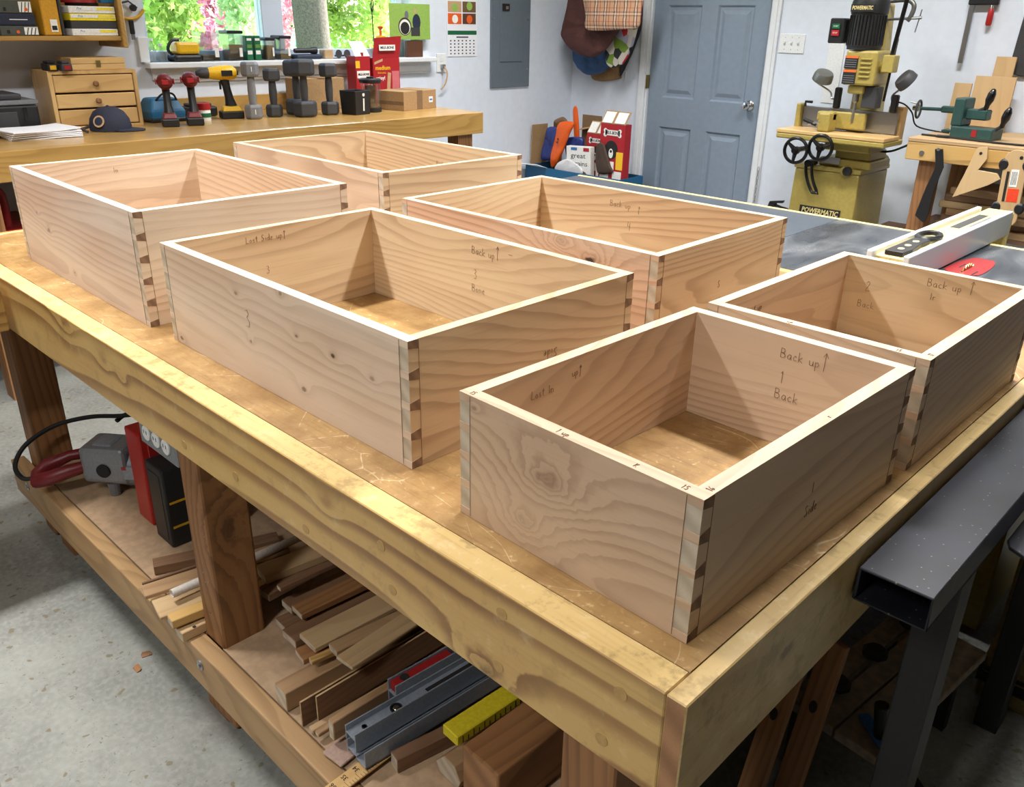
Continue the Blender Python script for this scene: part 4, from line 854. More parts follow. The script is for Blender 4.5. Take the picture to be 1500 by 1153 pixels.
a = P(548,131, x=-3.93); packbox('tall red dog biscuit box with open lid on the wall bench', (-3.93, a.y, BZ+.0005), 0, .2, .27, .09)
b = thing('biscuit_box', 'narrow red dog biscuit box with raised white flap beside the medium one', 'box', (-3.94, a.y-.118, BZ+.0005)); MB().box(-.09,0,0,.105,0,.28).build('carton', 'pack_red', b, .001)
o = MB().box(0,.0012,.008,.098,.16,.20).build('bone_emblem', 'pack_white', b); text('MILK-BONE', .018, 'ink', o, basis((.0016,.053,.18),(0,1,0),(0,0,1)), 'lettering', wid=.08, bold=.0005)
o = MB().hexa([(-.003,0,.28),(0,0,.28),(0,.105,.28),(-.003,.105,.28),(-.045,-.01,.36),(-.042,-.01,.36),(-.042,.085,.36),(-.045,.085,.36)]).build('flap', 'pack_white', b); MB().box(-.02,-.0005,.045,.06,.281,.3).build('stripe', 'pack_red', b)
MB().box(0,.001,0,.03,.215,.255).build('corner_panel', 'pack_yellow', b)
# outlet with plug and cord, calendar, breaker panel on the window wall
c = P(646,92, x=XW); r = thing('wall_outlet', 'white wall outlet with a plugged-in cord above the bench end', 'outlet', (XW, c.y, c.z))
MB().box(.0005,.007,-.042,.042,-.058,.058).build('cover_plate', 'white_plastic', r, .002)
for zz in (.022,-.022): MB().box(.007,.009,-.016,.016,zz-.014,zz+.014).build('socket', 'trim_white', r, .001)
MB().box(.0095,.035,-.014,.014,-.034,-.008).build('plug', 'steel', r, .004); MB().tube(smooth_path([(.03,0,-.022),(.05,.01,-.06),(.045,.0,-.12),(.03,-.03,-.165)],5), .005, 8).build('cord', 'skin_tan', r, smooth=True)
a = P(655,83, x=XW); b = P(698,0, x=XW); r = thing('calendar', 'wall calendar with food photos and a green band hanging by the outlet', 'calendar', (XW, a.y, a.z)); w_ = .27; hh = .62
MB().box(.001,.004,0,w_,0,hh).build('sheets', 'paper', r)
MB().box(.0042,.005,.005,w_-.005,.135,.16).build('green_band', 'green_box', r)
cols = ['scrap_brown_y','orange','skin_tan','wood_brown','card_green','pack_red']
for k in range(4): MB().box(.0042,.005,.008+(k%2)*.13,.128+(k%2)*.13,.20+(k//2)*.072,.265+(k//2)*.072).build('photo', ('orange','wood_brown','skin_tan','seed')[k], r)
for k, (yy, zz, mt) in enumerate(((.07,.30,'card_green'),(.2,.31,'card_green'),(.07,.23,'pack_white'),(.2,.23,'orange'))): MB().lathe([(.026,.005),(.026,.0056)], (0,yy,zz), (1,0,0), 16).build('dish_picture', mt, r)
for k in range(5): MB().box(.0042,.005,.008+k*.052,.052+k*.052,.365,.6).build('photo_strip', ('charcoal','wood_brown','paper','box_navy','wood_brown')[k], r)
MB().box(.0042,.0048,w_*.3,w_*.7,.116,.124).build('month_line', 'charcoal', r)
for j in range(5):
    for i in range(7): MB().box(.0042,.0047,.024+i*.035,.036+i*.035,.094-j*.02,.102-j*.02).build('day_mark', 'charcoal', r)
a = P(717,129, x=XW); b = P(773,128, x=XW); r = thing('breaker_panel', 'flat grey electrical breaker panel on the window wall', 'breaker panel', (XW, a.y, a.z)); w_ = b.y-a.y
MB().box(.0005,.014,0,w_,0,.75).build('cover', 'panel_grey', r, .003); MB().box(.0142,.019,.085,w_-.085,.17,.72).build('panel_door', 'panel_grey', r, .003); o = MB().box(.0192,.026,.1,.17,.50,.545).build('latch', 'black_plastic', r, .002); MB().box(.0262,.028,.13,.155,.51,.53).build('latch_key', 'steel', o)
for yy, zz in ((.025,.12),(w_-.025,.12),(.025,.45),(w_-.025,.45)): MB().lathe([(.006,.014),(.005,.0165)], (0,yy,zz), (1,0,0), 10).build('screw', 'steel', r)
# ------------------------------------------------------------------ on the window sill
SZ = WZ0 + .0005; SX = -4.135
def sy(u, v=80): return P(u, v, x=SX).y
r = thing('tape_measure', 'yellow and black block tool on the window sill', 'tool', (SX, sy(270), SZ)); MB().box(-.05,.05,-.075,.075,.0,.035).build('base', 'black_plastic', r, .012, 2); MB().box(-.045,.045,-.055,.07,.0355,.095).build('body', 'tool_yellow', r, .014, 2)
MB().tube(smooth_path([(0,-.06,.03),(0,-.085,.06),(0,-.06,.1),(0,-.02,.105)],4), .008, 8).build('handle', 'black_plastic', r)
for k, (u, hh) in enumerate(((225,.1),(238,.075))):
    r = thing('glass_bottle', ('taller clear glass bottle at the end of the sill','shorter clear glass bottle beside the yellow tool')[k], 'bottle', (SX-.01, sy(u), SZ)); MB().lathe([(.02,0),(.021,.004),(.021,hh*.6),(.009,hh*.75),(.009,hh)], n=18).build('glass_body', 'clear_plastic', r, smooth=True); MB().lathe([(.011,hh),(.011,hh+.012),(0,hh+.012)], n=14).build('cap', 'white_plastic', r)
for k, (u, w_, hh, fl, lid, lb) in enumerate(((305,.11,.145,.03,0,'wide clear storage tub with a little seed on the sill'),(342,.088,.135,.08,1,'clear jar half full of seed with a black lid'),(392,.052,.10,.075,1,'small clear jar filled with brown seed'),(414,.072,.11,.03,1,'clear jar with a little seed and a dark lid'))):
    r = thing('clear_jar', lb, 'jar', (SX-.005, sy(u), SZ), 0, 'storage jars on the sill'); q = w_/2
    MB().loft([[(-.042,-q*.92,0),(.042,-q*.92,0),(.042,q*.92,0),(-.042,q*.92,0)],[(-.046,-q,hh),(.046,-q,hh),(.046,q,hh),(-.046,q,hh)],[(-.043,-q+.003,hh),(.043,-q+.003,hh),(.043,q-.003,hh),(-.043,q-.003,hh)],[(-.039,-q*.92+.003,.003),(.039,-q*.92+.003,.003),(.039,q*.92-.003,.003),(-.039,q*.92-.003,.003)]]).build('jar', 'clear_plastic', r, .002)
    MB().box(-.037,.037,-q*.88,q*.88,.004,fl).build('seed_fill', 'seed', r, .004)
    if lid: MB().box(-.049,.049,-q-.003,q+.003,hh,hh+.016).build('lid', 'black_plastic', r, .004)
    MB().box(.0465,.0475,q*.35,q*.75,.02,.065).build('label', 'pack_white', r)
for k, u in enumerate((364,376)):
    r = thing('seed_packet_box', ('green carton with white print next to the seed jar','green carton with a white stripe next to the small jars')[k], 'box', (SX-.01, sy(u), SZ)); MB().box(-.03,.03,-.019,.019,0,.125).build('carton', 'green_box', r, .002)
    for zz, h2 in ((.1,.012),(.075,.004),(.066,.004),(.03,.02)): MB().box(.0302,.031,-.014,.014,zz,zz+h2).build('print', 'pack_white' if zz in (.1,.03) else 'card_green', r)
r = thing('flashlight', 'black flashlight lying on the window sill', 'flashlight', (SX, sy(447), SZ+.0255), 0); MB().lathe([(.012,-.07),(.014,-.06),(.014,.03),(.02,.05),(.02,.075),(.0,.074)], (0,0,.02), (0,1,0), 16).build('barrel', 'black_plastic', r, smooth=True); MB().lathe([(.016,.0751),(.0,.0755)], (0,0,.02), (0,1,0), 14).build('lens', 'steel', r)
r = thing('eyeglass_case', 'dark blue flat case under the flashlight', 'case', (SX, sy(449), SZ)); MB().box(-.04,.04,-.09,.085,0,.026).build('shell', 'box_navy', r, .01, 2)
r = thing('sanding_block', 'small pale wooden block on the sill', 'block', (SX, sy(478), SZ)); MB().box(-.03,.03,-.03,.03,0,.05).build('block', 'scrap_pale_y', r, .004)
r = thing('eyeglasses', 'small dark folded eyeglasses on the sill', 'eyeglasses', (SX+.02, sy(499), SZ)); MB().tube([(.0,-.055,.015),(.0,-.03,.02),(.0,0,.015),(.0,.03,.02),(.0,.055,.015)], .005, 6).build('bridge', 'ink', r); 
for s_ in (-.03,.03): MB().lathe([(.022,0),(.024,.002),(.022,.004)], (.002,s_,.0255), (1,0,0), 16).build('lens', 'charcoal', r)
# card with turkey scene, brown frame, hook with tag
a = P(571,58, x=-4.08); b = P(630,58, x=-4.08); r = thing('photo_card', 'green card picturing a turkey and a seated figure at the window end', 'card', (-4.08, a.y, a.z)); w_ = b.y-a.y
MB().box(0,.002,0,w_,0,.205).build('card', 'card_green', r)
MB().lathe([(.052,.002),(.052,.0026)], (0,w_*.37,.075), (1,0,0), 20).build('turkey_fan', 'turkey_brown', r); MB().lathe([(.044,.0026),(.044,.003)], (0,w_*.37,.072), (1,0,0), 20).build('fan_band', 'pack_white', r); MB().lathe([(.036,.003),(.036,.0034)], (0,w_*.37,.066), (1,0,0), 18).build('turkey_body', 'ink', r)
MB().lathe([(.03,.002),(.03,.0025)], (0,w_*.66,.10), (1,0,0), 14, sq=(1.1,1.6)).build('figure_jacket', 'box_navy', r); MB().lathe([(.014,.0026),(.014,.003)], (0,w_*.63,.165), (1,0,0), 12).build('figure_head', 'skin_tan', r); MB().box(.002,.0026,w_*.52,w_*.74,.02,.07).build('figure_trousers', 'charcoal', r); MB().lathe([(.016,.002),(.016,.0025)], (0,w_*.42,.14), (1,0,0), 12, sq=(1,1.6)).build('grey_figure', 'grey_plastic', r)
a = P(601,86, x=-4.085); r = thing('brown_block', 'dark brown wooden block on the sill under the card', 'block', (-4.085, a.y, SZ)); MB().box(-.03,.0,-.02,.108,0,.098).build('panel', 'wood_brown', r, .003)
a = P(546,40, x=-4.16); r = thing('wire_hook', 'black wire hook hanging in the window opening', 'hook', (-4.16, a.y, 1.6)); MB().tube(smooth_path([(0,0,.3),(0,0,.0),(0,-.012,-.04),(0,.0,-.08),(0,.012,-.04),(0,0,.0),(0,0,-.12),(0,.004,-.26)],4), .003, 6).build('wire', 'ink', r)
a = P(560,60, x=-4.12); r = thing('figurine', 'small orange-topped figurine with yellow base on the sill', 'figurine', (-4.135, a.y+.0, SZ)); MB().lathe([(.028,0),(.028,.1),(.0,.1)], n=14).build('stand', 'wood_brown', r); MB().lathe([(.03,.1),(.03,.125),(0,.126)], n=14).build('yellow_base', 'pack_yellow', r); MB().lathe([(.008,.126),(.008,.16),(.02,.175),(.012,.18),(0,.18)], n=12).build('top', 'orange', r)
# ------------------------------------------------------------------ upper shelf with boxes
XS = -3.84
a = P(189,70, x=XS); r = thing('wall_shelf', 'wooden wall shelf with end panel above the drawer chest', 'shelf', (0,0,0)); ye = a.y; zs = P(100,60, x=XS).z
MB().box(XW+.002, XS, ye-.022, ye, a.z, a.z+.5).build('end_panel', 'oak_polish_x', r, .003)
MB().box(XW+.002, XS-.01, -.6, ye-.0225, zs-.0, zs+.02).build('shelf_board', 'oak_polish_y', r, .003); MB().box(XW+.002, XW+.012, -.6, ye-.0225, zs+.0205, zs+.45).build('back_panel', 'oak_polish_y', r)
ZS = zs + .0205
def onshelf(u): return P(u, 45, x=XS-.01).y
def sbox(label, u0, u1, z0, z1, mat, name='storage_box', rz=0, dep=.2, group='boxes on the wall shelf'):
    y0, y1 = onshelf(u0), onshelf(u1)
    t_ = thing(name, label, 'box', (XS-.02, y0, ZS+z0+.0005), rz, group); MB().box(-dep,0,0,y1-y0,0,z1-z0-.001).build('carton', mat, t_, .002); return t_, y1-y0, z1-z0
for k, (z0, z1, lb) in enumerate(((0,.04,'lowest slate grey drill bit box on the wall shelf'),(.041,.088,'navy box between two slate grey boxes'),(.089,.14,'topmost slate grey box with orange dot on the wall shelf'))):
    t_, w_, h_ = sbox(lb, 2+k, 58-2*k, z0, z1, ('box_grey','box_navy','box_grey')[k])
    if k != 1:
        MB().box(.0005,.0012,w_*.62,w_*.98,.004,h_-.006).build('print', 'pack_white', t_); MB().lathe([(.007,.0012),(.007,.0018)], (0,w_*.82 if k else w_*.45,.015), (1,0,0), 12).build('dot', 'orange', t_); MB().box(.0005,.0012,w_*.16,w_*.24,.008,.022).build('emblem', 'ink', t_)
        for q in range(3): MB().hexa([(.0012,w_*(.66+.1*q),.004),(.0016,w_*(.66+.1*q),.004),(.0016,w_*(.69+.1*q),.004),(.0012,w_*(.69+.1*q),.004),(.0012,w_*(.72+.1*q),h_-.008),(.0016,w_*(.72+.1*q),h_-.008),(.0016,w_*(.75+.1*q),h_-.008),(.0012,w_*(.75+.1*q),h_-.008)]).build('stripe', 'box_grey', t_)
    else:
        MB().box(.0005,.0012,.006,w_-.006,.005,h_-.006).build('panel', 'navy', t_); MB().box(.0012,.0016,w_*.28,w_*.78,h_*.45,h_*.52).build('print', 'pack_white', t_)
y0 = onshelf(68); t_ = thing('yellow_folder', 'upright yellow binder with barcode label on the wall shelf', 'binder', (XS-.03, y0, ZS+.001), math.radians(6)); MB().box(-.2,0,0,.075,0,.19).build('cover', 'sand_yellow', t_, .004); MB().box(-.2,.004,.077,.088,.0,.185).build('spine', 'charcoal', t_, .003); MB().box(.0005,.0015,.03,.06,.015,.065).build('label', 'pack_white', t_); MB().box(.0015,.002,.034,.056,.022,.04).build('barcode', 'ink', t_)
for k in range(4):
    z0 = k*.031; t_, w_, h_ = sbox(('lowest white and yellow sanding disc box of the stack','white sanding disc box second from the bottom','bright yellow sanding disc box third in the stack','topmost blue and white sanding disc box')[k], 107, 174, z0, z0+.03, ('pack_white','charcoal','pack_lemon','pack_white')[k])
    if k != 1: MB().box(.0005,.0012,.004,w_-.004,.012,.026).build('band', 'pack_white', t_); text('Hookit Pro'[-3:] if k == 9 else 'Pro', .014, 'blue_ink', t_, basis((.0014,w_*.22,.019),(0,1,0),(0,0,1)), 'lettering', shear=.2); MB().box(.0012,.0016,w_*.6,w_*.96,.014,.024).build('yellow_print', 'pack_lemon', t_)
t_ = thing('sanding_disc', 'brown sanding disc lying on the stacked disc boxes', 'sanding disc', (XS-.12, onshelf(140), ZS+.1245)); MB().lathe([(.07,0),(.07,.012),(.0,.012)], n=24).build('disc', 'turkey_brown', t_)
t_ = thing('red_cap', 'dark red cap resting on top of the disc boxes', 'cap', (XS-.1, onshelf(134), ZS+.137)); MB().lathe([(.075,0),(.074,.02),(.06,.05),(.03,.066),(0,.07)], n=20).build('shell', 'red_plastic', t_, smooth=True)
t_ = thing('small_case', 'pale blue small case on the disc boxes', 'case', (XS-.04, onshelf(163), ZS+.137)); MB().box(-.02,.015,-.02,.04,0,.018).build('shell', 'tool_blue', t_, .003)
# yellow bevel gauge on the wall
a = P(197,18, x=XW+.005); t_ = thing('angle_gauge', 'yellow-edged arc gauge with black handle hanging beside the shelf', 'gauge', (XW+.012, a.y-.03, a.z))
arc = [(0,.075*math.sin(q),-.06*math.cos(q)+.03) for q in [(-1.3+2.6*i/14) for i in range(15)]]
MB().tube(arc, .008, 8).build('arc', 'stripe_yellow', t_, smooth=True); MB().box(0,.012,-.012,.012,-.1,-.035).build('handle', 'black_plastic', t_, .004); MB().box(.002,.01,-.008,.008,-.125,-.1005).build('tip', 'steel', t_); MB().lathe([(.016,0),(.016,.015),(0,.015)], (0,.02,.02), (1,0,0), 12).build('pivot_knob', 'black_plastic', t_); MB().tube([(0.006,-.07,.03),(.008,0,.05),(.006,.04,.02)], .005, 6).build('arm', 'charcoal', t_)
from mathutils import noise as mnoise
# ================================================================== table saw behind the workbench
t = NT('cast_iron'); tc, v_ = t.coord((1,1,1), False)
n1 = t.n('TexNoise', i_Vector=t.n('VectorMath', operation='MULTIPLY', i_0=v_, i_1=(9,3,1)).outputs[0], i_Scale=1.0, i_Detail=4.0, i_Distortion=1.5).outputs[0]
n2 = t.n('TexNoise', i_Vector=v_, i_Scale=220.0, i_Detail=3.0).outputs[0]
col = t.mix(t.ss(n1, .35, .7), srgb(70,76,84), srgb(116,120,126)); col = t.mix(t.math('MULTIPLY', t.ss(n2, .55, .75), t.ss(n1, .5, .7)), col, srgb(196,190,176))
t.out(col, t.math('ADD', .2, t.math('MULTIPLY', n1, .2)), .55, n2, .04)
plain('laminate_grey', (66,74,84), .4, 0, .05, 6); plain('rail_cream', (222,204,140), .45); t = NT('uhmw'); t.out(srgb(216,224,232), .3)
def bw(mb, name, mat, root, **kw):
    o = mb.build(name, mat, root, **kw); p = root
    off = Vector((0,0,0))
    while p: off += p.location; p = p.parent
    o.location = -off; return o
TY0, TY1, TS = 1.352, 2.065, HB - .0
r = thing('table_saw', 'cabinet table saw with cast iron top and cream front rail behind the bench', 'table saw', (-.6, 1.7, 0))
bw(MB().box(-.7865, .55, TY0, TY1, TS-.04, TS), 'cast_iron_top', 'cast_iron', r, bevel=.002)
bw(MB().box(-1.95, -.7875, TY0, TY1, TS-.035, TS-.0005), 'extension_table', 'laminate_grey', r, bevel=.002)
bw(MB().box(-1.95, .55, TY1+.0005, TY1+.014, TS-.06, TS+.002), 'front_rail', 'rail_cream', r, bevel=.002)
bw(MB().box(-.55, .05, TY0+.08, TY1-.08, 0.0, TS-.0405), 'cabinet', 'machine_yellow', r, bevel=.004)
for lx in (-1.9, -1.7): bw(MB().box(lx-.03, lx+.03, 1.5, 1.56, 0, TS-.036), 'leg', 'steel_dark', r)
# throat insert, blade
cx_, cy_ = -.262, 1.69
m = MB(); pts = [(cx_+.047*math.cos(a), cy_+(.19 if math.sin(a) > 0 else -.055)*abs(math.sin(a))**.8*1.0) for a in [2*math.pi*k/28 for k in range(28)]]
pts = [(x_, min(y_, 1.86)) for x_, y_ in pts]
ins = bw(MB().prism(pts, 'z', TS+.0002, TS+.0015), 'throat_insert', 'red_plastic', r)
for dx, dy in ((-.02,.05),(.03,-.01)): 
    q = MB().box(cx_+dx-.002, cx_+dx+.002, cy_+dy-.03, cy_+dy+.02, TS+.0015, TS+.0019); o = q.build('slot', 'ink', ins)
m = MB(); n_ = 40; bp_ = []
for k in range(n_*2): a = 2*math.pi*k/(n_*2); rr = .127 if k % 2 else .119; bp_.append((cy_+.02+rr*math.cos(a), TS-.112+rr*math.sin(a)))
bw(MB().prism(bp_, 'x', cx_-.0015, cx_+.0015), 'saw_blade', 'brass', r)
# rip fence
f = thing('rip_fence', 'saw rip fence with two white faces and cream top on the table saw', 'saw fence', (-.366, 1.75, TS))
for x0, x1 in ((-.42,-.404),(-.328,-.312)): bw(MB().box(x0, x1, 1.40, 2.235, TS+.0028, TS+.078), 'fence_face', 'uhmw', f, bevel=.003, seg=2)
bw(MB().box(-.4035, -.3285, 1.42, 2.30, TS+.02, TS+.066), 'fence_tube', 'rail_cream', f, bevel=.003)
bw(MB().box(-.386, -.360, 1.90, 2.16, TS+.0662, TS+.067), 'name_plate', 'charcoal', f); bw(MB().box(-.350, -.340, 1.95, 2.14, TS+.0662, TS+.067), 'scale_plate', 'grey_plastic', f)
bw(MB().box(-.403, -.329, 2.301, 2.32, TS-.05, TS+.06), 'head', 'rail_cream', f, bevel=.004)
# push shoe on the fence
pz = TS+.067
s_ = thing('push_stick', 'black plastic push stick with holes lying on the rip fence', 'push stick', (-.366, 1.60, pz), math.radians(2))
out = [(-.026,-.17),(.02,-.17),(.026,-.12),(.018,-.03),(.022,.03),(.036,.07),(.036,.115),(.018,.14),(-.018,.14),(-.034,.115),(-.034,.07),(-.02,.03)]
def ringplate(m, outer, inner_c, rr, z0, z1): pass
MB().prism(out[:5]+[out[11]][:0]+[(-.02,.03)], 'z', .0005, .012).build('blade', 'black_plastic', s_, .001)
MB().tube([(.026*math.cos(a), .085+.05*math.sin(a), .0095) for a in [2*math.pi*k/20 for k in range(20)]], .0075, 8, closed=True).build('grip_loop', 'black_plastic', s_, smooth=True)
for yy in (-.13,-.08,-.02): MB().lathe([(.008,.0121),(.008,.0126)], (0,yy,0), (0,0,1), 14, sq=(1,1.5)).build('hole', 'rail_cream', s_)
# ================================================================== hollow chisel mortiser by the door wall
def c_(u, v, y): return P(1100+u*.295, v*.295, y=y)
plain('warn_orange', (222,110,50), .5); plain('lamp_grey', (120,120,116), .4, .6)
MY = 4.0
r = thing('mortiser', 'yellow floor-standing mortising machine with black motor beside the door', 'machine', (-1.73, 4.2, 0))
bw(MB().hexa([(-1.935,MY-.01,0),(-1.53,MY-.01,0),(-1.53,4.41,0),(-1.935,4.41,0),(-1.922,MY,.73),(-1.537,MY,.73),(-1.537,4.39,.73),(-1.922,4.39,.73)]), 'cabinet', 'machine_yellow', r, bevel=.01, seg=2)
bw(MB().box(-1.928,-1.531,MY-.006,4.396,.7305,.755), 'cabinet_top', 'machine_yellow', r, bevel=.006, seg=2)
a = c_(243,1030,MY-.003); b = c_(440,1085,MY-.003)
o = bw(MB().box(a.x,b.x,MY-.0075,MY-.0055,.475,.525), 'name_plate', 'ink', r); text('POWERMATIC', .04, 'rail_cream', r, basis(((a.x+b.x)/2+1.73,MY-.008-4.2,.5),(1,0,0),(0,0,1)), 'lettering', wid=(b.x-a.x)*.9, shear=.15, bold=.001)
bw(MB().box(-1.80,-1.50,MY+.03,4.3,.7555,.80).box(-1.72,-1.52,MY+.05,4.28,.80,.85).box(-1.76,-1.50,MY-.02,4.2,.85,.895), 'slide_base', 'machine_yellow', r, bevel=.006)
bw(MB().cyl((-1.62,MY-.02,.745),(-1.55,4.35,.785),.026,n=16), 'slide_rod', 'machine_yellow', r); bw(MB().cyl((-1.60,MY-.035,.748),(-1.60,MY-.015,.748),.024,n=16), 'rod_cap', 'black_plastic', r)
bw(MB().box(-1.77,-1.66,MY-.008,MY+.0,.775,.81), 'data_plate', 'steel', r)
bw(MB().box(-2.02,-1.40,MY-.10,MY+.16,.896,.925), 'table_casting', 'machine_yellow', r, bevel=.006); bw(MB().box(-2.02,-1.40,MY-.10,MY+.10,.9255,.946), 'table_top', 'maple_plain_x', r, bevel=.003)
bw(MB().box(-1.975,-1.43,MY+.105,MY+.135,.947,1.062), 'fence', 'steel', r, bevel=.003); bw(MB().box(-2.01,-1.98,MY+.08,MY+.15,.93,1.075), 'fence_end', 'machine_yellow', r, bevel=.008, seg=2); bw(MB().box(-1.50,-1.42,MY+.14,MY+.20,.90,1.09), 'fence_backing', 'maple_plain_z', r)
bw(MB().tube([(-1.965,MY+.1,1.06),(-1.965,MY+.1,1.085),(-1.925,MY+.1,1.085)], .008, 8), 'fence_handle', 'black_plastic', r)
# hold-down vise on the table
v0 = c_(405,620,MY-.02)
bw(MB().box(-1.80,-1.735,MY-.06,MY+.04,.947,1.045).box(-1.80,-1.58,MY+.04,MY+.075,.96,1.05).box(-1.83,-1.735,MY-.02,MY+.03,1.0,1.05), 'work_vise', 'machine_yellow', r, bevel=.008, seg=2)
bw(MB().cyl((-1.79,MY-.09,.985),(-1.86,MY-.11,1.01),.011,n=10), 'vise_grip', 'black_plastic', r); bw(MB().cyl((-1.77,MY-.10,1.0),(-1.84,MY-.10,.985),.006,n=8), 'vise_screw', 'chrome', r)
# handwheels
for k, (u, v, yy) in enumerate(((222,747,MY-.13),(345,733,MY-.10))):
    c = c_(u, v, yy); R0 = .067
    w_ = bw(MB().tube([(c.x+R0*math.cos(q), c.y, c.z+R0*math.sin(q)) for q in [2*math.pi*i/28 for i in range(28)]], .0095, 8, closed=True), 'handwheel', 'black_gloss', r, smooth=True)
    mm = MB()
    for i in range(3):
        q = 2*math.pi*i/3+.4; mm.tube([(c.x,c.y,c.z),(c.x+.06*math.cos(q),c.y,c.z+.06*math.sin(q))], [.016,.008], 8)
    mm.build('spokes', 'black_gloss', w_); MB().lathe([(.022,-.012),(.022,.012),(.012,.03),(0,.03)], c, (0,-1,0), 16).build('hub', 'black_gloss', w_); 
    MB().cyl((c.x,c.y+.012,c.z),(c.x,MY+.03,c.z),.012,n=10).build('shaft', 'steel', w_)
# depth quadrant
qa = c_(285,810,MY-.07); qb = c_(318,958,MY-.07); m = MB()
arc = lambda off: [(qa.x-.012+off+.06*t_*t_, MY-.07, qa.z+(qb.z-qa.z)*t_) for t_ in [i/10 for i in range(11)]]
bw(MB().tube(arc(0)+arc(.035)[::-1], .009, 8, closed=True), 'quadrant', 'black_gloss', r, smooth=True); bw(MB().cyl((qa.x,MY-.08,qa.z),(qa.x,MY+.01,qa.z),.02,n=14), 'quadrant_pivot', 'black_gloss', r)
# column, head, motor
bw(MB().hexa([(-1.74,4.18,.9),(-1.575,4.18,.9),(-1.575,4.3,.9),(-1.74,4.3,.9),(-1.73,4.18,1.60),(-1.615,4.18,1.60),(-1.615,4.27,1.60),(-1.73,4.27,1.60)]), 'column', 'machine_yellow', r, bevel=.012, seg=2)
bw(MB().box(-1.72,-1.545,MY-.02,4.175,1.195,1.37), 'head_casting', 'machine_yellow', r, bevel=.012, seg=2); bw(MB().box(-1.69,-1.60,MY,4.1,1.15,1.194), 'chisel_holder', 'machine_yellow', r, bevel=.01, seg=2)
for i in range(5): bw(MB().box(-1.63,-1.57,MY-.0275,MY-.0205,1.235+i*.022,1.245+i*.022), 'vent_louvre', 'machine_yellow', r, bevel=.002)
for z0, z1 in ((1.20,1.272),(1.278,1.342)):
    o = bw(MB().box(-1.717,-1.645,MY-.0232,MY-.0205,z0,z1), 'warning_label', 'ink', r); MB().box(-1.717,-1.645,MY-.0238,MY-.0233,z1-.012,z1).build('label_header', 'warn_orange', o)
    for i in range(4): MB().box(-1.712,-1.652,MY-.0236,MY-.0233,z0+.008+i*.011,z0+.011+i*.011).build('print_line', 'grey_plastic', o)
mc = Vector((-1.662, MY+.06, 0)); 
bw(MB().lathe([(.088,1.372),(.088,1.385),(.092,1.39),(.09,1.545),(.094,1.55),(.094,1.60),(.088,1.622),(.06,1.632),(0,1.634)], (mc.x,mc.y,0), n=32), 'motor', 'black_plastic', r, smooth=.6)
for i in range(22):
    q = math.pi*(.72+1.32*i/21)+.0; dx, dy = math.cos(q), math.sin(q)
    bw(MB().cyl((mc.x+dx*.09,mc.y+dy*.09,1.395),(mc.x+dx*.09,mc.y+dy*.09,1.54),.0045,n=5), 'motor_fin', 'black_gloss', r)
o = bw(MB().box(mc.x-.062,mc.x+.062,mc.y-.099,mc.y-.088,1.556,1.592), 'motor_badge', 'ink', r); text('POWERMATIC', .026, 'rail_cream', r, basis((mc.x+1.73,mc.y-.0997-4.2,1.574),(1,0,0),(0,0,1)), 'lettering', wid=.11, shear=.15, bold=.0006)
s0 = bw(MB().box(-1.845,-1.76,MY+.0,MY+.06,1.40,1.525), 'switch_box', 'black_plastic', r, bevel=.006)
b1 = MB().box(-1.825,-1.785,MY-.008,MY-.0005,1.473,1.497).build('start_button', 'green_box', s0); b2 = MB().box(-1.825,-1.785,MY-.008,MY-.0005,1.438,1.466).build('stop_button', 'pack_red', s0)
text('START', .009, 'pack_white', r, basis((-1.805+1.73,MY-.0085-4.2,1.485),(1,0,0),(0,0,1)), 'lettering'); text('STOP', .011, 'pack_white', r, basis((-1.805+1.73,MY-.0085-4.2,1.452),(1,0,0),(0,0,1)), 'lettering')
bw(MB().lathe([(.016,1.15),(.016,1.11),(.008,1.10),(.007,1.0)], (-1.65,MY+.04,0), n=12), 'mortise_chisel', 'steel', r); bw(MB().box(-1.61,-1.53,MY+.02,MY+.1,1.08,1.19), 'chuck_guard', 'charcoal', r, bevel=.004)
# feed lever and hub
hb = c_(690,330,MY-.0); lt = c_(790,-20,MY-.08)
bw(MB().cyl((-1.545,MY+.06,1.285),(hb.x,MY-.0,hb.z),.03,n=16).box(hb.x-.03,hb.x+.03,MY-.035,MY+.035,hb.z-.03,hb.z+.055), 'lever_hub', 'machine_yellow', r, bevel=.004)
bw(MB().cyl((hb.x,MY,hb.z+.05),(lt.x,MY-.08,lt.z+.1),.011,n=12), 'feed_lever', 'black_gloss', r); bw(MB().cyl((hb.x-.02,MY+.05,1.12),(hb.x-.005,MY+.05,1.43),.007,n=8), 'depth_rod', 'black_gloss', r)
# lamps on flexible necks
for k, (hu, hv, bu, bv, ax, mt) in enumerate(((360,380,430,490,(.35,-.25,.9),'lamp_grey'),(768,397,715,510,(-.6,-.5,.62),'charcoal'))):
    h = c_(hu,hv,MY+.03); b = c_(bu,bv,MY+.08)
    l_ = bw(MB().lathe([(.03,.028),(.046,.024),(.054,.008),(.056,-.022),(.0,-.021)], h, ax, 20), 'work_lamp', mt, r, smooth=.6)
    side = -1 if k == 0 else 1
    MB().tube(smooth_path([h, h+Vector((-.035*(1 if k==0 else 0),0,-.03)), b+Vector((-.05 if k == 0 else -.02,0,.035)), b+Vector((-.035 if k==0 else -.012,0,.0)), b],5), .005, 8).build('flex_neck', 'steel', l_, smooth=True)
    bw(MB().box(b.x-.018,b.x+.018,b.y-.015,b.y+.015,1.063,b.z+.06 if k == 0 else b.z+.04), 'lamp_base', 'black_plastic', r, bevel=.006)
bw(MB().tube(smooth_path([c_(605,725,4.3), c_(640,750,4.2), c_(700,750,4.1), c_(780,720,4.05)],5), .006, 8), 'power_cable', 'dark_rubber', r, smooth=True)
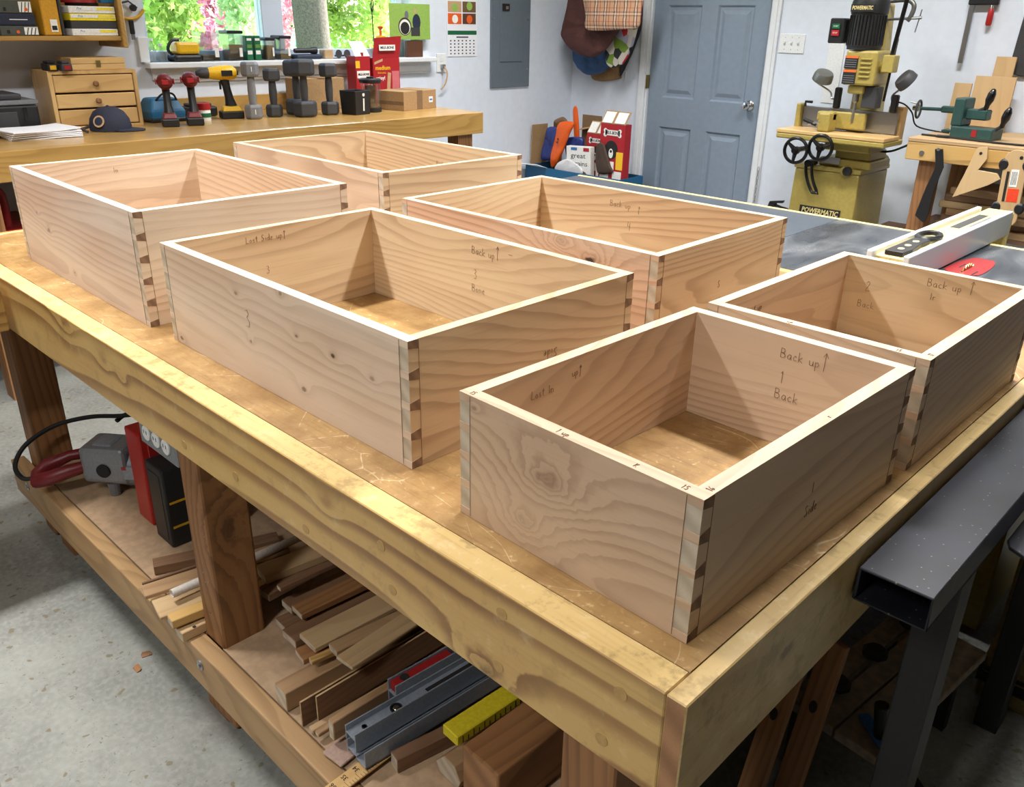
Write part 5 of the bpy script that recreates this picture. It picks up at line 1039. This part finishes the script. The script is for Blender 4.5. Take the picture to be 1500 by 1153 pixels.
bw(MB().tube(smooth_path([c_(725,505,MY+.08), c_(765,520,MY+.09), c_(800,560,MY+.12), c_(822,625,MY+.17), Vector((-1.245,MY+.2,.977)), Vector((-1.18,MY+.18,.978))],5), .004, 8), 'lamp_cable', 'dark_rubber', r, smooth=True)
# C clamp on the head, fire extinguisher, chain, cords
c = thing('c_clamp', 'grey C clamp gripping the top of the mortiser column', 'clamp', (-1.585, 4.2, 1.5915))
MB().tube(smooth_path([(-.03,-.02,.02),(.06,-.02,.025),(.1,-.02,.0),(.095,-.02,-.05),(.08,-.02,-.075)],5), .012, 10).build('frame', 'lamp_grey', c, smooth=True); MB().cyl((-.031,-.02,-.07),(.15,-.02,-.06),.007,n=10).build('screw', 'steel', c); MB().cyl((.145,-.02,-.02),(.13,-.02,-.13),.003,n=6).build('tommy_bar', 'steel', c)
a = P(1133,292, y=4.42); e = thing('fire_extinguisher', 'red fire extinguisher with black valve beside the door casing', 'fire extinguisher', (a.x, 4.42, 0))
MB().lathe([(.05,.0),(.055,.01),(.055,.28),(.045,.33),(.02,.37),(.018,.39)], n=20).build('cylinder', 'red_paint', e, smooth=True); MB().box(-.02,.02,-.02,.02,.39,.42).build('valve', 'black_plastic', e); MB().hexa([(-.02,-.012,.42),(.07,-.012,.43),(.07,.012,.43),(-.02,.012,.42),(-.02,-.012,.43),(.075,-.012,.447),(.075,.012,.447),(-.02,.012,.43)]).build('lever', 'black_plastic', e); MB().hexa([(-.05,-.01,.34),(-.04,-.01,.34),(-.04,.01,.34),(-.05,.01,.34),(-.02,-.01,.43),(-.0,-.01,.43),(-.0,.01,.43),(-.02,.01,.43)]).build('carry_handle', 'black_plastic', e)
MB().tube(smooth_path([(.02,0,.41),(.06,0,.40),(.12,0,.385),(.16,0,.3),(.14,0,.1)],5), .009, 8).build('hose', 'dark_rubber', e, smooth=True)
a = P(1111,248, y=YW-.03); e = thing('hanging_chain', 'thin dark chain hanging along the door casing', 'chain', (a.x, YW-.03, a.z))
for k in range(16):
    z_ = -k*.028; ang = (k % 2)*math.pi/2
    MB().tube([(.006*math.cos(q)*math.cos(ang), .006*math.cos(q)*math.sin(ang), z_+.017*math.sin(q)) for q in [2*math.pi*i/10 for i in range(10)]], .002, 5, closed=True).build('link', 'steel', e)
a = P(1143,50, y=YW); b = P(1178,78, y=YW); e = thing('light_switch', 'white triple light switch plate beside the door', 'switch', ((a.x+b.x)/2, YW, (a.z+b.z)/2))
MB().box(-.085,.085,-.007,-.0005,-.056,.056).build('plate', 'white_plastic', e, .002)
for k in (-1,0,1): MB().hexa([(k*.046-.005,-.0075,-.012),(k*.046+.005,-.0075,-.012),(k*.046+.005,-.007,.01),(k*.046-.005,-.007,.01),(k*.046-.004,-.018,.003),(k*.046+.004,-.018,.003),(k*.046+.004,-.016,.011),(k*.046-.004,-.016,.011)]).build('toggle', 'trim_white', e)
for k in (-1,0,1):
    for zz in (.035,-.035): MB().cyl((k*.046,-.0071,zz),(k*.046,-.008,zz),.003,n=8).build('screw', 'steel', e)
a = P(1236,8, y=YW); e = thing('power_outlet', 'white wall plate behind the mortiser head', 'outlet', (a.x, YW, a.z-.25)); MB().box(-.05,.05,-.006,-.0005,-.3,.12).build('plate', 'white_plastic', e, .002)
# ================================================================== bench by the door wall
def d_(u, v, y): return P(1300+u*.295, v*.295, y=y)
RY, RZ = 3.85, .974
a = d_(105,680,RY); r = thing('side_workbench', 'rough pine workbench with a green vise against the door wall', 'workbench', (a.x, RY, 0)); BW_ = 1.7
MB().box(0,BW_,0,YW-RY-.02,RZ-.02,RZ).build('top', 'scrap_pale_x', r, .003); MB().box(0,BW_,.001,.04,RZ-.108,RZ-.0205).build('front_apron', 'pine_yellow_x', r, .003); MB().box(.0,.04,.0405,YW-RY-.03,RZ-.108,RZ-.0205).build('end_apron', 'pine_yellow_y', r, .003)
for xx, yy in ((.06,.041),(BW_-.15,.041),(.06,.55),(BW_-.15,.55)): MB().box(xx,xx+.088,yy,yy+.088,0,RZ-.021).build('leg', 'fir_z', r, .004)
MB().cyl((.08,.002,RZ-.07),(.08,-.004,RZ-.07),.012,n=12).build('bolt_head', 'steel', r); MB().box(.05,BW_-.05,.13,.5,.50,.52).build('lower_shelf', 'scrap_brown_x', r)
R0 = Vector((a.x, RY, 0))
mats = ['scrap_tan_x','scrap_brown_x','scrap_tan_x','scrap_pale_x','scrap_brown_x','scrap_tan_x']
for k in range(6):
    o = thing('stored_board', ('lowest board of the stack under the side bench','second board from the bottom under the side bench','tan board in the middle of the stack under the side bench','pale board jutting from the stack under the side bench','dark board near the top of the stack under the side bench','topmost board of the stack under the side bench')[k], 'board', (a.x+.17+.02*((k*7)%3), RY+.14, .521+k*.036), math.radians((-2,3,-4,2,5,-3)[k]), 'boards stacked under the side bench')
    MB().box(0,.55-.05*(k%3),0,.3,0,.034).build('plank', mats[k], o, .003)
# hand tools hanging on the apron
p = [d_(u,v,RY-.02) for u, v in ((235,740),(275,740),(278,830),(225,960),(205,1060),(180,1110),(135,1070),(150,1030),(190,930),(238,830))]
e = thing('metal_strap', 'black curved metal strap hanging from the side bench apron', 'tool', (p[0].x, RY-.012, p[0].z)); MB().prism([(q.x-p[0].x, q.z-p[0].z) for q in p], 'y', -.008, .0).build('strap', 'black_plastic', e, .002); MB().cyl((.018,-.012,.0-.0),(.018,-.0075,-.0),.008,n=10).build('rivet', 'steel', e)
p = [d_(u,v,RY-.02) for u, v in ((445,735),(500,728),(495,790),(450,845),(545,862),(560,890),(500,920),(322,980),(385,860))]
e = thing('wooden_jig', 'tan plywood jig with pointed tip hanging from the side bench', 'jig', (p[0].x, RY-.012, p[0].z)); MB().prism([(q.x-p[0].x, q.z-p[0].z) for q in p], 'y', -.012, .0).build('plate', 'ply_tan_z', e, .001); q = d_(462,762,RY-.03); MB().cyl((q.x-p[0].x,-.0135,q.z-p[0].z),(q.x-p[0].x,-.0122,q.z-p[0].z),.007,n=12).build('hanging_hole', 'ink', e)
tc0 = d_(622,940,RY-.03); e = thing('template_jig', 'long tan template board with black side knobs hanging on the side bench', 'jig', (tc0.x, RY-.014, tc0.z-.17), 0)
pts = []
for i in range(25): q = math.pi*i/24; pts.append((.05*math.cos(q), .31+.04*math.sin(q)))
for i in range(25): q = math.pi+math.pi*i/24; pts.append((.05*math.cos(q), .03+.04*math.sin(q)))
tb = MB().prism(pts, 'y', -.014, 0).build('board', 'ply_tan_z', e, .002); e.rotation_euler = (0, math.radians(-3), 0)
for sx, zz in ((-1,.28),(1,.28),(-1,.08),(1,.08)): MB().lathe([(.02,0),(.023,.004),(.023,.016),(.016,.022),(0,.022)], (sx*.05,.004,zz), (0,-1,0), 14, sq=(1,1.2)).build('knob', 'black_plastic', e)
MB().box(-.012,.022,-.0152,-.0142,.18,.26).build('label', 'pack_white', e); MB().box(-.03,-.018,-.0156,-.0142,.11,.25).build('scale', 'ink', e); MB().box(-.012,.036,-.0152,-.0142,.11,.172).build('red_sticker', 'orange_red', e) if 'orange_red' in M else (plain('orange_red', (236,70,36), .5), MB().box(-.012,.036,-.0152,-.0142,.11,.172).build('red_sticker', 'orange_red', e)); MB().cyl((.02,-.0145,.315),(.02,-.0155,.315),.008,n=12).build('hanging_hole', 'ink', e)
for i in range(5): MB().box(-.006+i*.005,-.004+i*.005,-.0156,-.0153,.19,.25).build('print_line', 'ink', e)
# boards leaned on the wall behind
for k, (u0, v0, u1, v1, ub, yy, lb) in enumerate(((545,280,645,285,0,4.49,'tallest plywood board leaning on the door wall'),(445,375,645,390,0,4.455,'wide plywood board leaning behind the green vise'),(340,410,425,415,0,4.45,'narrow plywood board leaning beside the drill guide'))):
    A_ = d_(u0,v0,yy); B_ = d_(u1,v1,yy); o = thing('plywood_board', lb, 'board', ((A_.x+B_.x)/2, yy-.03, RZ+.001), 0, 'boards leaning on the door wall'); hh = A_.z-RZ
    q = MB().box(-(B_.x-A_.x)/2,(B_.x-A_.x)/2,0,.014,0,hh).build('panel', 'ply_tan_z', o, .001); q.rotation_euler = (math.radians(-4),0,0)
# green vise with black handles
plain('vise_green', (38,70,66), .45); vg = d_(440,640,RY+.22)
e = thing('tenon_jig', 'dark green clamping jig with two black pear handles on the side bench', 'vise', (vg.x-.02, RY+.22, RZ+.0005), math.radians(-8)); 
MB().box(-.08,.13,-.06,.06,0,.055).build('base', 'vise_green', e, .006, 2); MB().box(-.09,-.035,-.055,.055,.055,.19).build('upright', 'vise_green', e, .008, 2); MB().box(-.034,.07,-.03,.03,.09,.14).build('clamp_arm', 'vise_green', e, .006); MB().box(.03,.055,-.0615,-.0602,.012,.045).build('red_mark', 'red_plastic', e)
for (px, pz, tx, tz) in ((.05,.15,.075,.245),(.145,.055,.17,.165)): 
    MB().lathe([(.012,0),(.012,.02),(.02,.045),(.019,.075),(.01,.095),(0,.1)], (tx-.02,-.02,tz-.1), (.2,0,1), 14).build('handle', 'black_gloss', e, smooth=True); MB().cyl((px-.07,-.02,pz-.04),(tx-.02,-.02,tz-.095),.009,n=10).build('handle_rod', 'black_plastic', e)
g = d_(250,545,RY+.40); e = thing('drill_guide', 'green and chrome hand drill guide propped beside the green jig', 'drill guide', (g.x, RY+.40, RZ+.0005)); gz = g.z-RZ
MB().cyl((-.09,0,gz+.0),(.11,0,gz+.005),.009,n=12).build('shaft', 'vise_green', e); MB().box(.02,.12,-.018,.018,gz-.012,gz+.022).build('frame', 'vise_green', e, .006); MB().tube([(-.1,.035*math.cos(q),gz-.005+.045*math.sin(q)) for q in [2*math.pi*i/18 for i in range(18)]], .006, 8, closed=True).build('gear_wheel', 'charcoal', e); MB().lathe([(.018,0),(.012,.03),(0,.03)], (-.1,0,gz), (-1,0,0), 12).build('hub', 'chrome', e); MB().cyl((-.1,0,gz+.02),(-.15,0,gz+.03),.004,n=6).build('crank', 'steel', e); MB().cyl((.09,0,0),(.09,0,gz-.012),.01,n=10).build('stand', 'chrome', e)
MB().box(.05,.13,-.03,.03,0,.012).build('foot', 'vise_green', e)
e = thing('extension_cable', 'black cable lying along the side bench top', 'cable', (a.x+.1, RY+.12, RZ+.006)); MB().tube(smooth_path([(-.08,.0,.0),(.05,-.02,.001),(.2,-.05,.001),(.35,-.06,.0),(.55,-.05,.001),(.8,-.06,.0)],6), .005, 8).build('cord', 'dark_rubber', e, smooth=True); MB().box(-.0,.06,-.03,-.005,-.004,.008).build('plug', 'black_plastic', e, .003)
# clamps on the wall
A_ = d_(420,20,YW-.04); B_ = d_(385,315,YW-.04); e = thing('bar_clamp', 'steel bar clamp with red wooden handle hanging on the door wall', 'clamp', (A_.x, YW-.03, B_.z))
MB().box(-.012,.014,-.008,.008,0,A_.z-B_.z+.06).build('bar', 'steel', e, .001); MB().box(-.02,.13,-.014,.014,A_.z-B_.z-.005,A_.z-B_.z+.06).build('jaw', 'black_plastic', e, .006); MB().cyl((.1,0,A_.z-B_.z-.02),(.1,0,A_.z-B_.z),.006,n=8).build('screw', 'chrome', e); MB().lathe([(.012,0),(.016,.01),(.016,.07),(.01,.085)], (.1,0,A_.z-B_.z-.105), (0,0,1), 10).build('handle', 'red_paint', e, smooth=True)
A_ = d_(665,60,YW-.04); e = thing('template_plate', 'black rounded template hanging on the door wall above the side bench', 'template', (A_.x, YW-.014, d_(665,380,YW-.04).z)); MB().prism([(0,.06),(.02,.01),(.06,0),(.3,0),(.3,.34),(.05,.34),(.012,.3)], 'y', -.012, .012).build('plate', 'charcoal', e, .004)
# small brown carton between mortiser and bench
A_ = P(1300,322, y=4.25); e = thing('wood_block', 'dark brown block on the floor between mortiser and side bench', 'block', (A_.x+.02, 4.25, 0)); MB().box(-.05,.09,-.06,.1,0,.44).build('block', 'wood_brown', e, .004)
# ================================================================== corner: hanging bags and carton of packaging
plain('bag_brown', (84,48,44), .75, 0, .2, 25, bump=.1); plain('bag_blue', (58,92,140), .7, 0, .15, 18, bump=.1); plain('bag_paper', (158,124,84), .85, 0, .1, 12); plain('bag_black', (40,36,40), .7)
t = NT('plaid'); tc, v_ = t.coord((1,1,1), False); sp = t.n('SeparateXYZ', i_0=v_).outputs
col = srgb(206,160,124)
def stripe(col, s, per, lo, hi, c, k=.85):
    f = t.math('FRACT', t.math('MULTIPLY', s, 1/per)); g_ = t.math('MULTIPLY', t.math('GREATER_THAN', f, lo), t.math('LESS_THAN', f, hi)); return t.mix(t.math('MULTIPLY', g_, k), col, srgb(c))
for s_ in (sp[0], sp[2]):
    for lo, hi, c in ((.05,.13,(40,40,56)),(.18,.26,(226,214,200)),(.31,.39,(40,40,56)),(.62,.68,(168,60,50))): col = stripe(col, s_, .085, lo, hi, c, .8 if s_ == sp[0] else .45)
t.out(col, .75)
t = NT('floral'); tc, v_ = t.coord((1,1,1), False); vo = t.n('TexVoronoi', i_Vector=v_, i_Scale=18.0); cr = t.n('ValToRGB', i_0=t.n('SeparateXYZ', i_0=vo.outputs['Color']).outputs[0])
el = cr.color_ramp; el.interpolation = 'CONSTANT'; el.elements[0].color = srgb(214,206,196); el.elements[1].position = .3; el.elements[1].color = srgb(120,150,50)
for ps, c in ((.5,(190,40,44)),(.65,(40,44,40)),(.8,(170,170,190))): q = el.elements.new(ps); q.color = srgb(c)
t.out(cr.outputs[0], .7)
def bag(name, label, pts, y0, dep, mat, cat='bag', group='bags hanging in the corner', extra=None):
    """soft bag: outline in the x-z plane, bulging by dep in front of y0"""
    cx = sum(p[0] for p in pts)/len(pts); cz = sum(p[1] for p in pts)/len(pts); zt = min(p[1] for p in pts)
    e = thing(name, label, cat, (cx, y0, zt), 0, group); m = MB(); rng = random.Random(sum(ord(q) for q in label))
    P2 = []
    for i in range(len(pts)):
        p_, q_ = pts[i], pts[(i+1) % len(pts)]; o_ = pts[i-1]; n_ = pts[(i+2) % len(pts)]
        for j in range(7):
            t_ = j/7
            cr = lambda k: .5*(2*p_[k]+(q_[k]-o_[k])*t_+(2*o_[k]-5*p_[k]+4*q_[k]-n_[k])*t_*t_+(3*p_[k]-o_[k]-3*q_[k]+n_[k])*t_**3)
            P2.append(tuple(.75*cr(k)+.25*(p_[k]+(q_[k]-p_[k])*t_) for k in (0,1)))
    secs = []; ph_ = rng.uniform(0, 50)
    for s, dd in ((.96,0),(1,.12),(1.01,.3),(1,.48),(.96,.66),(.89,.8),(.79,.9),(.66,.97),(.5,1.0),(.33,1.02),(.15,1.03)):
        row = []
        for p in P2:
            X_, Z_ = (p[0]-cx)*s, (p[1]-cz)*s
            wv = mnoise.noise(Vector((X_*14+ph_, dd*1.5, Z_*9)))*.6 + mnoise.noise(Vector((X_*34+ph_, dd*2, Z_*22)))*.4
            row.append((X_, -dd*dep*(1+wv*.9) + wv*dep*.12*(dd > 0), (cz-zt)+Z_))
        secs.append(row)
    m.loft(secs).build('sack', mat, e, smooth=1.2)
    return e
def cb(u, v, y=YW-.05):  # crop [640,0,960,280] pixels at 4.119x
    q = P(640+u/4.119, v/4.119, y=y); return (q.x, q.z)
top = 1.75
def outl(ps, y): return [cb(u, v, y) for u, v in ps]
o = bag('paper_bag', 'folded brown paper bag at the bottom of the hanging bags', outl(((950,200),(1110,200),(1105,440),(1100,475),(980,490),(925,450)), YW-.02), YW-.005, .026, 'bag_paper')
o = bag('shopping_bag', 'blue fabric bag bulging below the brown one', outl(((840,150),(1070,120),(1040,350),(1000,430),(900,452),(840,410),(812,340)), YW-.10), YW-.06, .05, 'bag_blue')
o = bag('shopping_bag', 'colourful fruit-printed bag hanging behind the plaid bag', outl(((1010,60),(1215,60),(1200,190),(1160,320),(1100,400),(1020,380)), YW-.18), YW-.162, .025, 'floral')
o = bag('shopping_bag', 'black narrow bag strap hanging beside the door casing', outl(((1180,-60),(1235,-60),(1225,190),(1130,420),(1105,430)), YW-.03), YW-.02, .03, 'bag_black')
o = bag('shopping_bag', 'dark brown crinkled bag hanging in the room corner', outl(((830,-120),(1000,-140),(1110,60),(1100,170),(1010,300),(930,345),(820,310),(748,220),(765,120)), YW-.24), YW-.215, .05, 'bag_brown')
o = bag('shopping_bag', 'tan plaid tote hanging over the brown bag', outl(((890,-140),(1240,-150),(1232,60),(1215,160),(1140,175),(910,180),(895,90)), YW-.33), YW-.318, .026, 'plaid')
e = thing('coat_hook', 'white hook rail that carries the hanging bags', 'hook', (-3.8, YW, 1.98)); MB().box(-.25,.25,-.02,-.0005,-.03,.03).build('rail', 'trim_white', e, .003)
for k in range(4): MB().tube(smooth_path([(-.2+.13*k,-.02,0),(-.2+.13*k,-.06,-.01),(-.2+.13*k,-.1,-.03),(-.2+.13*k,-.32,.02)],4), .006, 8).build('hook', 'steel', e)
e = thing('white_string', 'white frayed string hanging below the bags', 'string', (*cb(1135,470,YW-.01)[:1], YW-.0055, cb(1135,470,YW-.01)[1])); MB().tube([(0,0,.05),(.005,-.001,0),(-.008,-.001,-.03)], .005, 6).build('cord', 'trim_white', e)
# carton of packaging
KY = 4.03
KB = KY+.27
def k_(u, v, y=KY): q = P(640+u/4.119, v/4.119, y=y); return q
a = k_(525,1040); b = k_(1165,1075); e = thing('packaging_carton', 'big blue printed carton full of empty food packaging in the corner', 'carton', (-3.62, KY+.12, 0))
zr = k_(850,1045).z; x0 = max(XW+.02, a.x); x1 = b.x-.09; th = .006
bw(MB().box(x0,x1,KY,KY+th,0.0,zr).box(x0,x1,KB,KB+th,0,zr).box(x0,x0+th,KY+th,KB,0,zr).box(x1-th,x1,KY+th,KB,0,zr).box(x0+th,x1-th,KY+th,KB,0,.006), 'walls', 'tool_blue', e)
fl = bw(MB().hexa([(x0,KY,zr),(x0+.22,KY,zr),(x0+.22,KY+th,zr),(x0,KY+th,zr),(x0-.0,KY-.1,zr+.02),(x0+.2,KY-.1,zr+.03),(x0+.2,KY-.094,zr+.034),(x0,KY-.094,zr+.024)]), 'front_flap', 'pack_white', e)
A_ = k_(515,735); bw(MB().box(x0+.001,x0+.13,KB-.015,KB-.005,zr,A_.z-.06), 'back_flap', 'cardboard_dark', e); bw(MB().hexa([(x0,KY+.05,zr),(x0+.006,KY+.05,zr),(x0+.006,KB-.05,zr),(x0,KB-.05,zr),(x0+.01,KY+.05,A_.z-.02),(x0+.016,KY+.05,A_.z-.02),(x0+.016,KB-.05,A_.z-.02),(x0+.01,KB-.05,A_.z-.02)]), 'side_flap', 'cardboard', e)
bw(MB().box(x1-.11,x1-.07,KY-.002,KY-.0005,0,zr-.002), 'tape', 'panel_grey', e)
bw(MB().box(x0+th+.001,x1-th-.001,KY+th+.001,KB-.001,.0065,zr-.10), 'packing_filler', 'cardboard_dark', e)
ZB = zr-.0995
def inbox(u, v, y): return k_(u, v, y)
def packbox2(label, u0, u1, vt, y, mat, name, cat, tilt=0, dep=.06):
    A_ = k_(u0, vt, y); B_ = k_(u1, vt, y); e_ = thing(name, label, cat, (A_.x, y, ZB), 0, 'packaging in the corner carton'); w_ = B_.x-A_.x; h_ = A_.z-ZB
    MB().box(0,w_,0,dep,0,h_).build('carton', mat, e_, .002); e_.rotation_euler = (0, math.radians(tilt), 0)
    return e_, w_, h_
def milk(label, u0, u1, vt, y, tilt):
    A_ = k_(u0, vt, y); B_ = k_(u1, vt, y); w_ = B_.x-A_.x
    g_ = packbox(label, (A_.x, y, ZB), -math.pi/2, w_, A_.z-ZB, .07, 'packaging in the corner carton', lid=False, dog=True)
    g_.rotation_euler = (0, math.radians(tilt), -math.pi/2); return g_
milk('red biscuit box with a dog picture at the carton end beside the door', 990, 1140, 740, KY+.046, 0)
milk('dimmer biscuit box with a dog picture behind the cereal box', 905, 1020, 800, KY+.128, 0)
e_, w_, h_ = packbox2('white cereal box in the middle of the packaging carton', 790, 935, 880, KY+.038, 'pack_white', 'cereal_box', 'box', -3, .05)
text('great', .05, 'ink', e_, basis((w_*.5,-.0006,h_*.76),(1,0,0),(0,0,1)), 'lettering', wid=w_*.62); text('grains', .05, 'ink', e_, basis((w_*.58,-.0006,h_*.56),(1,0,0),(0,0,1)), 'lettering', wid=w_*.62)
MB().lathe([(w_*.22,0),(w_*.22,.001)], (w_*.68,-.0002,h_*.2), (0,-1,0), 18).build('cereal_picture', 'seed', e_); MB().box(w_*.2,w_*.45,-.001,0,h_*.9,h_*.97).build('blue_print', 'blue_ink', e_); MB().box(w_*.72,w_*.95,-.001,0,h_*.88,h_*.97).build('red_print', 'pack_red', e_)
plain('foil_blue', (44,58,124), .35); plain('foil_orange', (232,96,24), .35); plain('foil_white', (222,222,226), .4); plain('foil_brown', (120,92,66), .6)
def foil(label, us, y, dep, mat, marks=()):
    pts = [(lambda q: (q.x, max(q.z, ZB)))(k_(u, v, y)) for u, v in us]
    e_ = bag('food_bag', label, pts, y, dep, mat, 'bag', 'packaging in the corner carton')
    for s_, u, v, sz, mt, an in marks:
        q = k_(u, v, y-dep*1.4) - e_.location; text(s_, sz, mt, e_, basis((q.x, -dep*1.4, q.z), (math.cos(an),0,math.sin(an)), (-math.sin(an),0,math.cos(an))), 'lettering', bold=.0008)
    return e_
foil('blue and white crumpled food bag leaning on the carton flap', ((675,770),(735,775),(728,840),(690,960),(634,960),(650,860)), KY+.142, .025, 'foil_blue')
foil('bright orange food bag standing between the blue ones', ((745,740),(830,740),(800,820),(745,960),(700,1010),(690,960),(720,830)), KY+.088, .025, 'foil_orange', (('6-9',728,850,.03,'ink',1.15),))
foil('blue and red snack bag beside the cereal box', ((795,830),(880,830),(890,880),(870,960),(795,960),(780,880)), KY+.152, .028, 'foil_blue')
foil('crumpled brown paper sack at the back of the carton', ((715,730),(765,705),(795,740),(775,800),(720,790)), KY+.25, .03, 'foil_brown')
foil('white plastic bag heap at the front of the carton', ((730,985),(790,960),(870,1010),(870,1055),(720,1030)), KY+.035, .013, 'foil_white')
foil('grey foil bag behind the cereal box', ((965,880),(1010,870),(1050,1000),(1065,1040),(972,1040)), KY+.041, .016, 'turkey_brown')
foil('narrow orange strip bag above the heap', ((825,660),(850,655),(862,850),(835,850)), KY+.258, .015, 'foil_orange')
A_ = k_(880,690,KY+.25); B_ = k_(995,690,KY+.25); e_ = thing('cardboard_flap', 'brown folded cardboard sheet standing behind the biscuit boxes', 'cardboard', (A_.x, KY+.25, ZB), 0); MB().box(0,B_.x-A_.x,0,.008,0,A_.z-ZB).build('sheet', 'cardboard_dark', e_); MB().hexa([(0,-.045,A_.z-ZB-.11),(B_.x-A_.x+.06,-.04,A_.z-ZB-.06),(B_.x-A_.x+.06,-.001,A_.z-ZB-.05),(0,-.001,A_.z-ZB-.1),(0,-.045,A_.z-ZB-.105),(B_.x-A_.x+.06,-.04,A_.z-ZB-.055),(B_.x-A_.x+.06,-.001,A_.z-ZB-.045),(0,-.001,A_.z-ZB-.095)]).build('fold', 'cardboard', e_)
# ================================================================== outside the window
plain('grass', (126,156,70), .9, 0, .2, 3); plain('bark', (92,84,76), .9, 0, .3, 14, bump=.4)
def leafmat(name, c):
    t = NT(name); oi = t.n('TexNoise', i_Vector=t.n('TexCoord').outputs['Object'], i_Scale=1.7).outputs[0]
    c0 = srgb(c); col = t.mix(t.ss(oi, .35, .65), tuple(q*.7 for q in c0[:3])+(1,), tuple(min(1,q*1.25) for q in c0[:3])+(1,))
    t.out(col, .6); tr = t.n('BsdfTranslucent'); t.t.links.new(col, tr.inputs[0]); mx = t.n('MixShader', i_0=.45); t.t.links.new(t.b.outputs[0], mx.inputs[1]); t.t.links.new(tr.outputs[0], mx.inputs[2])
    t.t.links.new(mx.outputs[0], t.t.nodes['Material Output'].inputs[0])
leafmat('leaf_lime', (170,194,104)); leafmat('leaf_green', (120,170,96)); leafmat('leaf_pale', (190,214,160)); leafmat('flower_pink', (224,158,174)); leafmat('leaf_teal', (120,168,156))
tag(MB().box(-40, XW-.16, -25, 35, -.3, -.1).build('lawn', 'grass'), kind='structure')
def foliage(name, label, cat, c, r, n, size, mat, seed, trunk=None, group='trees and shrubs outside the window'):
    rng = np.random.default_rng(seed); e = thing(name, label, cat, (c[0], c[1], -.1), 0, group)
    d = rng.normal(size=(n,3)); d /= np.linalg.norm(d, axis=1)[:,None]; cl = rng.normal(size=(26,3))*.55; pick = rng.integers(0,26,n)
    pos = cl[pick] + d*rng.uniform(.05,.45,(n,1)); nr = np.linalg.norm(pos, axis=1)[:,None]
    pos = np.where(nr > .96, pos/nr*rng.uniform(.55,.96,(n,1)), pos)*np.array(r) + np.array([0,0,c[2]+.1])    # a crown of its own, inside half-extents r
    a = rng.normal(size=(n,3)); a /= np.linalg.norm(a, axis=1)[:,None]; b = np.cross(a, rng.normal(size=(n,3))); b /= np.linalg.norm(b, axis=1)[:,None]
    s = size*rng.uniform(.6,1.3,(n,1)); V = np.stack([pos-a*s, pos+b*s*.45, pos+a*s, pos-b*s*.45], 1).reshape(-1,3)
    V[:,2] = np.maximum(V[:,2], .02)
    me = bpy.data.meshes.new('leaves'); me.from_pydata(V.tolist(), [], np.arange(4*n).reshape(-1,4).tolist()); me.materials.append(M[mat])
    o = bpy.data.objects.new('leaves', me); COL.objects.link(o); o.parent = e; o['kind'] = 'stuff'
    if trunk:
        MB().tube(smooth_path(trunk[0],4), trunk[1], 14).build('trunk', 'bark', e, smooth=True)
        for k, (pp, rr) in enumerate(trunk[2:]): MB().tube(smooth_path(pp,4), rr, 10).build('branch', 'bark', e, smooth=True)
    else: MB().cyl((0,0,0),(0,0,max(.3,c[2]*.7)),.04,.02,8).build('stem', 'bark', e)
    return e
def ow(u, v, x): return P(u, v, x=x)
# near tree with thick trunk and lime leaves
q = ow(458, 60, -6.6)
z9 = 17
foliage('garden_tree', 'thick-trunked lime green tree just outside the window', 'tree', (q.x, q.y, 3.6), (1.5,1.35,.8), 9000, .08, 'leaf_lime', 3,
  ([(0,.12,0),(0,.05,.8),(0,0,1.5),(0,-.02,2.4),(0,0,3.8)], [.2]*5+[.165]*12 if False else .155, ([(0,-.02,1.62),(0,-.18,1.9),(0,-.42,2.15),(0,-.9,2.5)], .07), ([(0,.0,2.3),(0,.3,2.8),(0,.7,3.2)], .06)))
for k, (x, y, z, rr, n, sz, mt, lb) in enumerate((
   (-6.3,2.33,1.42,(.4,.28,.6),2000,.045,'leaf_lime','lime green shrub behind the glass bottles'),
   (-8.4,3.79,1.35,(.45,.45,.55),2400,.045,'flower_pink','pink flowering shrub behind the yellow tool'),
   (-7.2,3.50,1.45,(.35,.2,.6),1500,.045,'leaf_pale','pale green feathery shrub behind the seed jars'),
   (-9.8,5.36,1.50,(.6,.58,.8),3000,.05,'flower_pink','pink blossom tree beside the window mullion'),
   (-8.2,5.72,1.60,(.7,.62,.9),4000,.05,'leaf_lime','bright drooping tree behind the wire hook'),
   (-16.,9.6,.95,(1.0,.9,.6),3000,.065,'leaf_green','darker green bush behind the tree trunk'),
   (-12.2,5.7,1.05,(.9,1.5,.75),5000,.065,'leaf_teal','blue-green hedge far behind the flowers'),
   (-16.5,12.2,.8,(1.2,1.2,.5),3000,.065,'leaf_green','low green hedge beyond the card'),
   (-10.,4.1,1.45,(.8,.55,.9),3600,.06,'leaf_green','rounded green bush behind the lime shrub'))):
    foliage('garden_shrub', lb, 'shrub', (x, y, z), rr, n, sz, mt, 10+k)
